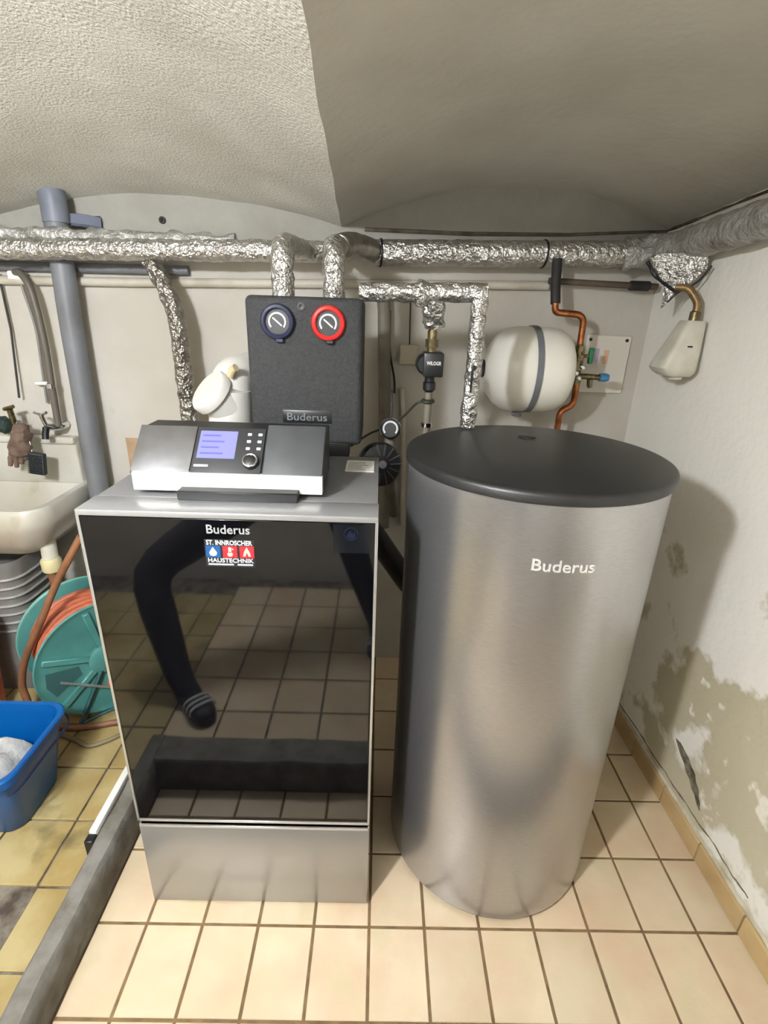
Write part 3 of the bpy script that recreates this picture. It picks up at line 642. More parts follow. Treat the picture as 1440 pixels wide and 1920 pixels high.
for k in range(14):
    t = 2*pi*k/14; d = xw*cos(t)+yw*sin(t); m = Matrix((( (d.x), yw.x*0+axw.cross(d).x, axw.x, c.x), (d.y, axw.cross(d).y, axw.y, c.y), (d.z, axw.cross(d).z, axw.z, c.z), (0, 0, 0, 1)))
    build(MB().box((.026, -.002, .012), (.060, .002, .031), m=m), 'rib', mat('rib_grey', (58, 58, 58), rough=.4), wh)
build(MB().lathe([(.012, .03), (.012, .036), (.001, .036)], c, axw, 20), 'hub', M_CHROME, wh)
mb = MB(); mb.tube(dense(bend([(.034, 1.56, 1.20), (.034, 1.60, 1.05), (.06, 1.66, .90)], .06), .02), .018, 14); build(mb, 'connecting_pipe', M_OLDPIPE, wh)
# black tube added where the boiler shadow slants across the wall
mb = MB(); mb.tube(dense(bend([(-.16, 1.66, 1.04), (.035, 1.72, .73), (.17, 1.78, .50), (.22, 2.049, .48)], .12), .012), .042, 18)
tag(build(mb, 'boiler_shadow_tube', M_BLACKP), 'thick black tube added for the boiler shadow slanting behind boiler and tank', 'pipe')

# ------------------------------------------------------------------ expansion vessel and copper line
vs_ = thing('expansion_vessel', (.51, 1.85, 1.22), 'white drum-shaped expansion vessel with a grey strap on the wall', 'expansion vessel')
V0 = Vector((.510, 1.85, 1.382))
prof = [(.002, -.150), (.03, -.150), (.05, -.146), (.085, -.134), (.115, -.112), (.136, -.082), (.142, -.05), (.143, .02), (.142, .07), (.136, .10), (.118, .128), (.09, .142), (.03, .147), (.002, .147)]
build(MB().lathe(prof, V0, (1, 0, 0), 64), 'drum', M_VESSEL, vs_)
mb = MB(); mb.lathe([(.1435, -.008), (.147, -.008), (.147, .012), (.1435, .012)], V0+Vector((.005, 0, 0)), (1, 0, 0), 64, smooth=False); build(mb, 'strap', M_GREYPIPE, vs_)
build(MB().lathe([(.030, -.151), (.030, -.156), (.024, -.158), (.001, -.158)], V0, (1, 0, 0), 28), 'valve_cap', M_BLACKP, vs_)
build(MB().box((.49, 1.96, 1.36), (.53, 2.05, 1.40), .003, 1), 'wall_bracket', M_GREYPIPE, vs_)
build(MB().box((.470, 1.80, 1.226), (.50, 1.83, 1.240), .003, 1), 'strap_lug', M_GREYPIPE, vs_)
cu = thing('copper_pipe', (.69, 1.90, 1.0), 'bent copper pipe with brass fittings beside the expansion vessel', 'pipe')
def kink(path): return dense(bend(path, .032, 8), .02)
build(MB().tube([(.585, 1.92, 1.74), (.590, 1.915, 1.66), (.594, 1.90, 1.60)], .0165, 14), 'sleeve', M_DARKPIPE, cu)
build(MB().tube(kink([(.594, 1.90, 1.602), (.596, 1.90, 1.572), (.700, 1.90, 1.566), (.702, 1.90, 1.455)]), .0115, 16), 'upper_bend', M_COPPER, cu)
build(MB().tube([(.702, 1.90, 1.47), (.706, 1.90, 1.40), (.712, 1.90, 1.33)], .0125, 16), 'brass_body', M_BRASS, cu)
for k, (z, r_) in enumerate(((1.455, .0155), (1.425, .018), (1.392, .0165), (1.34, .0155))):
    build(MB().lathe([(r_, z-.009), (r_, z+.009)], (.703+.004*k*.6, 1.90, 0), seg=6, smooth=False), 'hex_nut', M_BRASS, cu)
build(MB().tube(kink([(.712, 1.90, 1.335), (.714, 1.90, 1.255), (.668, 1.90, 1.236), (.666, 1.90, 1.00)]), .0115, 16), 'lower_bend', M_COPPER, cu)
build(MB().tube([(.69, 1.89, 1.362), (.74, 1.885, 1.362), (.79, 1.885, 1.360)], .010, 14), 'side_outlet', M_BRASS, cu)
build(MB().lathe([(.0145, 0), (.0155, .02), (.012, .032)], (.785, 1.885, 1.360), (1, 0, 0), 18), 'blue_cap', M_BLUECAP, cu)
build(MB().lathe([(.010, 0), (.010, .022), (.006, .03)], (.752, 1.885, 1.352), (.1, 0, -1), 14), 'drain_nipple', M_BRASS, cu)
for dx, dz in ((-.016, .005), (.004, .026), (-.004, -.012)):
    build(MB().lathe([(.009, 0), (.009, .012), (.005, .014)], (.712+dx, 1.885, 1.368+dz), (0, -1, 0), 14), 'test_plug', M_CHROME, cu)
build(MB().box((.737, 1.885, 1.405), (.752, 1.905, 1.460), .004, 2), 'green_knob', M_GREENP, cu)
build(MB().tube([(.715, 1.90, 1.43), (.74, 1.895, 1.432)], .006, 10), 'knob_stem', M_BRASS, cu)
pt = thing('mounting_plate', (.85, 2.045, 1.28), 'pale plastic plate screwed to the wall beside the copper pipe', 'plate')
build(MB().box((.775, 2.038, 1.285), (.945, 2.0495, 1.498), .002, 1), 'plate', M_PLATE, pt)
for x in (.790, .928): build(MB().lathe([(.006, 0), (.006, .003), (.001, .003)], (x, 2.038, 1.482), (0, -1, 0), 12), 'screw', M_DARKPIPE, pt)
build(MB().box((.800, 2.036, 1.40), (.83, 2.039, 1.45)), 'label_patch', mat('lilac_print', (176, 164, 184), rough=.6), pt)
build(MB().box((.850, 2.036, 1.395), (.868, 2.039, 1.445)), 'label_patch', mat('pink_print', (214, 172, 146), rough=.6), pt)

# tundish on brass bend, right wall
fn = thing('drain_funnel', (.94, 1.70, 1.39), 'cream plastic funnel box hanging from a brass bend on the right wall', 'funnel')
build(MB().tube(bend([(.918, 1.75, 1.655), (.945, 1.725, 1.655), (.972, 1.70, 1.610), (.970, 1.70, 1.575)], .035, 8), .0115, 14), 'brass_bend', mat('dull_brass', (150, 124, 84), (110, 88, 56), scale=40, rough=.45, metal=.6), fn)
build(MB().lathe([(.016, 1.556), (.016, 1.585), (.012, 1.588)], (.970, 1.70, 0), seg=18), 'union', M_BRASS, fn)
def fbox():
    mb = MB(); rings = []
    for (cx, cy, hx, hy, z) in ((.968, 1.70, .028, .030, 1.560), (.967, 1.70, .030, .033, 1.556), (.950, 1.70, .046, .045, 1.480), (.938, 1.70, .056, .052, 1.432), (.936, 1.70, .058, .054, 1.418), (.940, 1.70, .052, .050, 1.405), (.945, 1.70, .040, .040, 1.394)):
        ring = []
        for k in range(32):
            t = 2*pi*k/32; e = .35; ring.append(Vector((cx+hx*math.copysign(abs(cos(t))**e, cos(t)), cy+hy*math.copysign(abs(sin(t))**e, sin(t)), z-.10*(cx-.96)*0)))
        rings.append(ring)
    mb.ring(rings); return mb
build(fbox(), 'funnel_body', M_CREAM, fn)
build(MB().lathe([(.024, 0), (.022, -.014), (.001, -.016)], (.948, 1.695, 1.397), seg=20), 'outlet', M_CREAM, fn)
build(MB().box((.945, 1.650, 1.483), (.957, 1.656, 1.487)), 'mark', M_DARKPIPE, fn)

# ------------------------------------------------------------------ other wall pipes
pp = MB(); pp.tube(dense([(-2.54, 2.035, 1.60), (-.9, 2.035, 1.625), (0, 2.035, 1.648), (.60, 2.035, 1.662)], .05), .0155, 14)
tag(build(pp, 'painted_pipe', M_PIPEPAINT), 'thin cream painted pipe running under the foil-wrapped main pipe', 'pipe')
gp = MB(); gp.tube(dense([(-2.54, 2.033, 1.655), (-.9, 2.033, 1.668), (-.70, 2.033, 1.670)], .05), .0165, 14)
tag(build(gp, 'grey_wall_pipe', M_GREYPIPE), 'grey painted pipe squeezed between foil pipe and cream pipe above the sink', 'pipe')
dk = thing('brown_steel_pipe', (.80, 1.99, 1.655), 'dark brown steel pipe with a coupling running into the wall corner', 'pipe')
build(MB().tube([(.59, 2.0, 1.676), (.75, 1.995, 1.672), (.975, 1.985, 1.668)], .011, 14), 'tube', M_BROWNPIPE, dk)
build(MB().lathe([(.013, 0), (.0165, .004), (.0165, .07), (.013, .074)], (.875, 1.9885, 1.669), (1, 0, 0), 18), 'coupling', M_DARKPIPE, dk)
gv = thing('drain_pipe', (-1.115, 1.985, 0), 'thick grey vertical waste pipe between sink and boiler', 'pipe')
build(MB().tube(dense([(-1.112, 1.978, 1.86), (-1.125, 1.978, 1.5), (-1.145, 1.978, ZL)], .05), .038, 24), 'tube', M_GREYPIPE, gv)
build(MB().lathe([(.038, .60), (.043, .61), (.043, .64), (.038, .65)], (-1.137, 1.978, 0), seg=24), 'socket', M_GREYPIPE, gv)
build(MB().tube(bend([(-1.112, 1.978, 1.80), (-1.112, 1.978, 1.90), (-1.16, 2.0, 1.925), (-1.20, 2.06, 1.93)], .04), .042, 20), 'top_elbow', mat('blue_grey', (116, 120, 130), (102, 106, 116), scale=8, rough=.5), gv)
build(MB().tube([(-1.08, 2.01, 1.815), (-1.03, 2.03, 1.812), (-1.0, 2.05, 1.81)], .022, 14, crumple=.006, freq=50), 'mortar_lump', mat('blue_stain', (104, 110, 124), rough=.8), gv)
vp = thing('riser_pipe', (.0, 2.01, .9), 'old greyish vertical pipe on the wall behind the black pump group', 'pipe')
build(MB().tube(dense([(-.002, 2.012, 1.625), (.006, 2.012, 1.56), (.018, 2.012, 1.2), (.03, 2.012, .7)], .05), .024, 18), 'tube', M_OLDPIPE, vp)
build(MB().box((-.024, 1.990, 1.600), (.020, 2.05, 1.630), .003, 1), 'bracket', M_DARKPIPE, vp)
tag(build(MB().tube(dense([(.085, 2.035, 1.28), (.097, 2.035, 1.136), (.112, 2.035, .7)], .05), .010, 12), 'thin_riser', M_PIPEPAINT), 'slim pale pipe on the wall seen between boiler and tank', 'pipe')
tag(build(MB().tube(bez([(.028, 2.03, 1.56), (.032, 2.03, 1.42), (.052, 2.03, 1.32), (.056, 2.03, 1.26)], 8), .004, 8), 'hanging_cable', M_DARKPIPE), 'thin dark cable hanging beside the old vertical pipe', 'cable')
jb = thing('junction_box', (.108, 2.03, 1.37), 'small square beige junction box on the wall above the tank', 'junction box')
build(MB().box((.070, 2.005, 1.372), (.140, 2.05, 1.442), .004, 2), 'case', M_JUNC, jb)
build(MB().tube([(.106, 2.035, 1.44), (.104, 2.04, 1.52), (.102, 2.042, 1.62)], .0025, 8), 'wire', M_DARKPIPE, jb)
tag(build(MB().lathe([(.012, 0), (.012, .006), (.006, .007), (.001, .002)], (-.78, 2.05, 1.829), (0, -1, 0), 16), 'wall_plug', M_DARKPIPE), 'dark round drill hole plug in the wall above the foil pipe', 'plug')

# white flue with inspection cap
fl = thing('flue_pipe', (-.445, 1.53, 1.0), 'white plastic flue tee with a round slanted inspection cap behind the boiler', 'flue')
build(MB().tube([(-.445, 1.53, 1.0), (-.445, 1.53, 1.20), (-.44, 1.53, 1.33)], .064, 32), 'vertical_pipe', mat('flue_white', (212, 209, 201), rough=.45), fl)
fa = Vector((-.58, -.50, .64)).normalized(); fc = Vector((-.445, 1.52, 1.285))
build(MB().lathe([(.058, 0), (.058, .055)], fc, fa, 32), 'branch', mat('flue_white', (212, 209, 201), rough=.45), fl)
build(MB().lathe([(.064, .050), (.066, .052), (.066, .074), (.062, .079), (.001, .080)], fc, fa, 40), 'inspection_cap', mat('flue_white', (212, 209, 201), rough=.45), fl)
build(MB().tube(bend([(-.44, 1.53, 1.31), (-.44, 1.56, 1.36), (-.36, 1.75, 1.38), (-.33, 2.05, 1.39)], .06), .060, 28), 'wall_branch', mat('flue_white', (212, 209, 201), rough=.45), fl)
build(MB().tube([(-.425, 1.49, 1.372), (-.415, 1.485, 1.392), (-.405, 1.48, 1.398)], .011, 12), 'brass_stub', mat('pale_brass', (196, 180, 140), rough=.5), fl)
# hairline plaster patch
o = build(MB().box((-1.028, 2.046, .915), (-.975, 2.052, 1.045)), 'plaster_patch', M_STAIN, bpy.data.objects['wall_back'])

# ------------------------------------------------------------------ sink
SX0, SX1, SY0, SY1, SZ = -1.86, -1.186, 1.665, 2.045, .862
sink = thing('utility_sink', ((SX0+SX1)/2, (SY0+SY1)/2, .62), 'old cream ceramic wall-hung utility sink with a high splash back', 'sink')
def rrect(x0, x1, y0, y1, r, z, n=8):
    pts = []
    for (cx, cy, a) in ((x1-r, y0+r, -pi/2), (x1-.01, y1-.01, 0), (x0+.01, y1-.01, pi/2), (x0+r, y0+r, pi)):
        rr = r if cy < (y0+y1)/2 else .01
        for k in range(n+1): pts.append(Vector((cx+rr*cos(a+pi/2*k/n), cy+rr*sin(a+pi/2*k/n), z)))
    return pts
mb = MB(); o_ = .03
rings = [rrect(SX0+.10, SX1-.10, SY0+.09, SY1, .07, .655), rrect(SX0+.03, SX1-.03, SY0+.03, SY1, .08, .72), rrect(SX0+.004, SX1-.004, SY0+.004, SY1, .09, .785), rrect(SX0, SX1, SY0, SY1, .09, .80),
         rrect(SX0, SX1, SY0, SY1, .09, SZ-.008), rrect(SX0+.005, SX1-.005, SY0+.005, SY1, .088, SZ),
         rrect(SX0+.028, SX1-.028, SY0+.028, SY1-.02, .075, SZ), rrect(SX0+.036, SX1-.036, SY0+.036, SY1-.03, .07, SZ-.012), rrect(SX0+.05, SX1-.05, SY0+.055, SY1-.04, .06, .74), rrect(SX0+.11, SX1-.11, SY0+.11, SY1-.09, .05, .69)]
mb.ring(rings); build(mb, 'basin', M_CERAM, sink)
build(MB().box((SX0, 2.016, SZ-.01), (SX1-.03, 2.049, 1.035), .008, 3), 'splash_back', M_CERAM, sink)
build(MB().box((SX0, 2.004, 1.020), (SX1-.03, 2.049, 1.050), .008, 3), 'splash_rim', M_CERAM, sink)
tp_ = build(MB().tube([(-1.265, 1.80, .72), (-1.262, 1.79, .64), (-1.26, 1.785, .575)], .028, 18), 'trap', M_CREAM, sink)
build(MB().lathe([(.034, .575), (.036, .585), (.036, .620), (.030, .628)], (-1.26, 1.785, 0), seg=20), 'trap_nut', mat('yellowed', (206, 196, 150), rough=.5), tp_)
build(MB().tube(bend([(-1.26, 1.785, .58), (-1.255, 1.785, .45), (-1.20, 1.88, .38), (-1.14, 1.96, .38)], .06), .022, 14), 'waste_pipe', M_HOSEB, tp_)
# taps and feed lines
tl = thing('wall_tap', (-1.245, 1.99, 1.10), 'chrome wall tap fed by a dark bent pipe above the sink', 'tap')
build(MB().tube(bez([(-1.315, 2.02, 1.645), (-1.285, 2.0, 1.640), (-1.250, 1.985, 1.585), (-1.240, 1.985, 1.42), (-1.246, 1.985, 1.25), (-1.250, 1.985, 1.10)], 8), .0125, 12), 'feed_pipe', mat('greasy_pipe', (92, 86, 76), rough=.5), tl)
build(MB().lathe([(.017, 1.245), (.017, 1.262)], (-1.246, 1.985, 0), seg=14), 'pipe_clamp', M_CHROME, tl)
build(MB().tube([(-1.252, 2.04, 1.095), (-1.254, 1.99, 1.095), (-1.28, 1.96, 1.10)], .014, 12), 'tap_body', M_CHROME, tl)
build(MB().tube([(-1.28, 1.955, 1.10), (-1.285, 1.95, 1.075), (-1.285, 1.945, 1.055)], .012, 12), 'spout', M_BLACKP, tl)
build(MB().tube([(-1.28, 1.96, 1.10), (-1.282, 1.95, 1.13), (-1.283, 1.945, 1.15)], .008, 10), 'spindle', M_CHROME, tl)
for s_ in (-1, 1): build(MB().tube([(-1.283, 1.945, 1.15), (-1.283+.024*s_, 1.942, 1.160)], .0055, 8), 'handle', M_CHROME, tl)
t2 = thing('wall_tap', (-1.39, 1.98, 1.10), 'wall tap with a green cloth wrapped round it', 'tap')
build(MB().tube([(-1.47, 2.04, 1.105), (-1.42, 1.97, 1.108), (-1.38, 1.955, 1.110)], .014, 12), 'tap_body', M_CHROME, t2)
build(MB().tube([(-1.395, 1.95, 1.112), (-1.395, 1.945, 1.15), (-1.394, 1.94, 1.17)], .011, 12), 'spindle', M_BRASS, t2)
build(MB().tube([(-1.415, 1.94, 1.168), (-1.375, 1.938, 1.180)], .007, 8), 'handle', M_BRASS, t2)
build(MB().tube(bez([(-1.47, 1.95, 1.105), (-1.44, 1.945, 1.112), (-1.41, 1.94, 1.105)], 6), [.012]+[.026]*11+[.02], 14, crumple=.012, freq=40), 'cloth_wrap', mat('green_cloth', (44, 60, 54), (30, 42, 38), scale=30, rough=.9), t2)
tag(build(MB().tube([(-1.383, 2.03, 1.64), (-1.383, 2.03, 1.45), (-1.396, 2.01, 1.20)], .004, 8), 'feed_wire', M_DARKPIPE), 'thin dark line running down the wall to the cloth-wrapped tap', 'cable')
fw = thing('feed_wire', (-1.31, 2.03, 1.16), 'thin grey line with a white clip between the two taps', 'cable')
build(MB().tube(bez([(-1.312, 2.03, 1.63), (-1.306, 2.03, 1.58), (-1.290, 2.03, 1.45), (-1.300, 2.03, 1.27), (-1.305, 2.03, 1.18)], 8), .0045, 8), 'line', M_GREYPL, fw)
build(MB().box((-1.330, 2.015, 1.250), (-1.280, 2.05, 1.263), .003, 1), 'clip', M_WHITE, fw)
build(MB().box((-1.345, 2.015, 1.62), (-1.29, 2.05, 1.65), .006, 2), 'upper_clip', M_WHITE, fw)
gl = thing('leather_glove', (-1.36, 1.93, .97), 'brown leather work glove draped over the tap', 'glove')
build(MB().tube(bez([(-1.365, 1.935, 1.115), (-1.36, 1.925, 1.08), (-1.365, 1.915, 1.04), (-1.372, 1.912, 1.00)], 6), [.018]+[.026]*5+[.034]*6+[.036]*6+[.03], 16, crumple=.008, freq=40), 'cuff', M_GLOVE, gl)
for dx, zt in ((-.035, .955), (-.014, .950), (.006, .965), (.024, .985)):
    build(MB().tube([(-1.372+dx*.7, 1.912, 1.01), (-1.378+dx, 1.912, .985), (-1.384+dx*1.1, 1.914, zt)], [.011, .011, .008], 10), 'finger', M_GLOVE, gl)
wb = thing('wire_brush', (-1.325, 1.92, .93), 'dark rectangular scrubbing brush hanging under the tap', 'brush')
mt_ = Matrix.Translation((-1.308, 1.905, .972)) @ Matrix.Rotation(radians(8), 4, 'Y')
build(MB().box((-.028, -.012, -.045), (.028, .012, .040), .004, 2, m=mt_), 'block', mat('brush_block', (48, 52, 52), rough=.7), wb)
mb = MB()
for a in range(7):
    for b_ in range(9):
        q = mt_ @ Vector((-.022+.0073*a, -.012, -.038+.0088*b_)); mb.cyl(q, q+Vector((0, -.012, 0)), .0022, .0016, 5)
o = build(mb, 'bristles', mat('bristle', (38, 42, 42), rough=.8), wb); o['kind'] = 'stuff'
build(MB().tube([(-1.33, 1.918, 1.012), (-1.335, 1.925, 1.05), (-1.345, 1.935, 1.09)], .003, 8), 'hanging_loop', M_CHROME, wb)

# ------------------------------------------------------------------ clutter under the sink
bs = thing('plastic_basket', (-1.52, 1.80, ZL), 'grey ribbed plastic basket standing under the sink', 'basket')
mb = MB(); rings = []
for (z, k) in ((ZL, .80), (ZL+.02, .82), (.40, .93), (.60, 1.0), (.63, 1.03), (.64, 1.03), (.635, .96), (.60, .95), (.10, .77)):
    rings.append([Vector((-1.52+.17*k*math.copysign(abs(cos(t))**.5, cos(t)), 1.82+.13*k*math.copysign(abs(sin(t))**.5, sin(t)), z)) for t in [2*pi*i/40 for i in range(40)]])
mb.ring(rings); build(mb, 'tub', M_GREYPL, bs)
for k in range(7):
    z = .34+.038*k; s = .905+.012*k
    mb = MB(); ring = [Vector((-1.52+.174*s*math.copysign(abs(cos(t))**.5, cos(t)), 1.82+.134*s*math.copysign(abs(sin(t))**.5, sin(t)), z)) for t in [2*pi*i/40 for i in range(41)]]
    mb.tube(ring, .006, 6); build(mb, 'rib', mat('rib_light', (146, 144, 138), rough=.5), bs)
ob = thing('orange_bucket', (-1.525, 1.545, ZL), 'orange plastic bucket beside the grey ribbed basket under the sink', 'bucket')
build(MB().lathe([(.10, ZL), (.105, ZL+.005), (.132, .44), (.139, .445), (.139, .46), (.131, .46), (.127, .44), (.10, .07), (.001, .07)], (-1.525, 1.545, 0), seg=48), 'shell', M_ORANGE, ob)
build(MB().torus((-1.525, 1.545, .43), .139, .003, (0, .5, 1), 40, 8), 'handle', M_CHROME, ob)

# hose reel
reel = thing('hose_reel', (-1.10, 1.68, ZL), 'teal plastic garden hose reel wound with orange hose beside the boiler', 'hose reel')
RC = Vector((-1.03, 1.63, .292)); RA = Vector((.70, -.71, 0)).normalized(); RB = RC-RA*.235
def spoked(c, sgn):
    a = RA*sgn
    d = build(MB().lathe([(.055, 0), (.226, 0), (.232, .003), (.236, .010), (.232, .016), (.224, .012), (.21, .008), (.055, .008)], c, a, 64), 'disc', M_TEAL, reel)
    build(MB().torus(c+a*.008, .229, .006, a, 64, 8), 'disc_rim', mat('reel_rim', (120, 170, 150), rough=.4), d)
    x = RA.cross(Vector((0, 0, 1))).normalized(); up_ = Vector((0, 0, 1))
    for k in range(6):
        t = radians(20+60*k); dr = x*cos(t)+up_*sin(t); tn = a.cross(dr)
        m = Matrix(((dr.x, tn.x, a.x, c.x), (dr.y, tn.y, a.y, c.y), (dr.z, tn.z, a.z, c.z), (0, 0, 0, 1)))
        build(MB().box((.05, -.012, .006), (.212, .012, .020), .003, 1, m=m), 'spoke', M_TEAL, d)
        m2 = m @ Matrix.Rotation(radians(30), 4, 'Z')
        if k % 2 == 0: build(MB().prism([(.09, -.02), (.19, -.055), (.205, 0), (.19, .055), (.09, .02)], .007, .0095, axis='z').xf(lambda p: m2 @ p), 'recess', M_TEALD, d)
    build(MB().lathe([(.06, 0), (.06, .02), (.045, .03), (.001, .03)], c, a, 32), 'hub', M_TEAL, d)
    return d
spoked(RC, 1); spoked(RB, -1)
mb = MB(); mb.cyl(RB, RC, .06, .06, 28); build(mb, 'drum', M_TEALD, reel)
hp = []
x = RA.cross(Vector((0, 0, 1))).normalized()
turns = 0
for layer, (R_, n) in enumerate(((.095, 9), (.120, 9), (.145, 9), (.168, 8), (.188, 6))):
    for i in range(n*28):
        t = 2*pi*i/28; s = i/(n*28); s = s if layer % 2 == 0 else 1-s
        s0, s1 = (.02, .215)
        hp.append(RB+RA*(s0+(s1-s0)*s)+(x*cos(t)+Vector((0, 0, 1))*sin(t))*(R_+.004*noise.noise(Vector((t, layer, 0)))))
mb = MB(); mb.tube(hp, .0105, 8); o = build(mb, 'wound_hose', M_HOSE, reel); plab(o, 'orange hose wound on the drum')
cr = RC+RA*.03
q = cr+x*(-.0)+Vector((0, 0, -.10))
build(MB().tube([cr, cr+Vector((0, 0, -.02))+RA*.01, q+RA*.012], .008, 10), 'crank_arm', M_TEAL, reel)
build(MB().cyl(q+RA*.005, q+RA*.055, .017, .014, 16), 'crank_grip', M_HOSE, reel)
build(MB().tube([RC+RA*.03+x*.16+Vector((0, 0, -.02)), RC+RA*.04+x*-.02+Vector((0, 0, -.14)), RC+RA*.03+x*-.16+Vector((0, 0, -.19))], .005, 8), 'support_wire', M_ALU, reel)
for s_ in (-1, 1):
    base = (RC if s_ > 0 else RB)+RA*.02*s_
    build(MB().tube([base, base+x*.13+Vector((0, 0, -.235)), base-x*.13+Vector((0, 0, -.235)), base], .009, 10), 'stand', M_TEALD, reel)
build(MB().lathe([(.011, 0), (.013, .02), (.016, .05), (.013, .055)], (-1.235, 1.60, .10), (.3, -.3, -.8), 12), 'hose_connector', M_ORANGE, reel)
mb = MB(); mb.tube(bez([(-1.02, 1.62, .80), (-1.06, 1.60, .73), (-1.13, 1.60, .62), (-1.20, 1.58, .48), (-1.285, 1.57, .32), (-1.325, 1.57, .20), (-1.315, 1.56, .12), (-1.29, 1.52, .065)], 10), .013, 10)
tag(build(mb, 'loose_hose', M_HOSEB), 'brown hose hanging down in front of the teal reel', 'hose')
mb = MB(); mb.tube(bez([(-1.20, 1.505, .062), (-1.12, 1.500, .061), (-1.05, 1.510, .061), (-.98, 1.53, .061), (-.90, 1.56, .061)], 10), .0115, 10)
tag(build(mb, 'brown_hose', M_HOSEB), 'brown hose lying flat on the yellow tiles behind the blue bucket', 'hose')
mb = MB(); mb.tube(bez([(-1.16, 1.470, .057), (-1.08, 1.445, .057), (-1.02, 1.420, .057), (-.96, 1.450, .057), (-.90, 1.51, .057)], 10), .008, 10)
tag(build(mb, 'extension_cable', mat('olive_cord', (120, 108, 82), rough=.6)), 'thin olive cable curling over the yellow tiles in front of the hose', 'cable')

# blue bucket with cloth
bk = thing('mop_bucket', (-1.19, 1.20, ZL), 'rectangular blue plastic mop bucket with a grey cloth inside', 'bucket')
def rr2(x0, x1, y0, y1, r, z, n=7):
    pts = []
    for (cx, cy, a) in ((x1-r, y0+r, -pi/2), (x1-r, y1-r, 0), (x0+r, y1-r, pi/2), (x0+r, y0+r, pi)):
        for k in range(n+1): pts.append(Vector((cx+r*cos(a+pi/2*k/n), cy+r*sin(a+pi/2*k/n), z)))
    return pts
Z1 = .305
mb = MB(); mb.ring([rr2(-1.40, -1.055, 1.095, 1.305, .05, ZL), rr2(-1.405, -1.05, 1.09, 1.31, .05, ZL+.006), rr2(-1.445, -1.022, 1.045, 1.352, .06, Z1-.05), rr2(-1.446, -1.020, 1.043, 1.354, .06, Z1-.035),
                    rr2(-1.462, -1.006, 1.028, 1.368, .065, Z1-.03), rr2(-1.464, -1.004, 1.026, 1.370, .066, Z1-.004), rr2(-1.460, -1.008, 1.030, 1.366, .064, Z1),
                    rr2(-1.448, -1.020, 1.042, 1.354, .06, Z1-.002), rr2(-1.440, -1.028, 1.05, 1.346, .058, Z1-.05), rr2(-1.40, -1.058, 1.10, 1.30, .05, ZL+.012)])
build(mb, 'shell', M_BLUEP, bk)
mb = MB(); pth = [p+Vector((0, 0, .004)) for p in rr2(-1.466, -1.000, 1.022, 1.374, .068, Z1-.055)]
mb.tube(pth[4:20], .004, 8); build(mb, 'handle', mat('dark_handle', (14, 30, 60), rough=.4), bk)
cl = MB(); nu = 26; vs = []
for j in range(nu+1):
    for i in range(nu+1):
        u, v = i/nu, j/nu; X = -1.42+.36*u; Y = 1.075+.20*v
        e = min(u, 1-u, v, 1-v); z = .215+.05*min(1, e*6)+.02*noise.noise(Vector((X*22, Y*22, 0)))+.008*noise.noise(Vector((X*60, Y*60, 2)))-.03*(1-min(1, e*8))
        vs.append((X, Y, z))
n_ = len(vs); fs = [[j*(nu+1)+i, j*(nu+1)+i+1, (j+1)*(nu+1)+i+1, (j+1)*(nu+1)+i] for j in range(nu) for i in range(nu)]
cl.add(vs+[(p[0], p[1], p[2]-.02) for p in vs], fs+[[a+n_ for a in f][::-1] for f in fs], True)
tag(build(cl, 'cleaning_cloth', M_CLOTH, fixn=False), 'crumpled grey cleaning cloth lying in the blue bucket', 'cloth')

# white plastic profile on the kerb
ws = thing('plastic_profile', (-.80, 1.15, ZL), 'white plastic profile strip with a black end cap lying against the kerb', 'profile')
m_ = Matrix.Identity(4)
build(MB().box((-.811, 1.045, ZL), (-.789, 1.30, .126), .004, 2), 'strip', M_WHITE, ws)
build(MB().box((-.813, 1.018, ZL), (-.787, 1.046, .118), .003, 1), 'end_cap', M_BLACKP, ws)

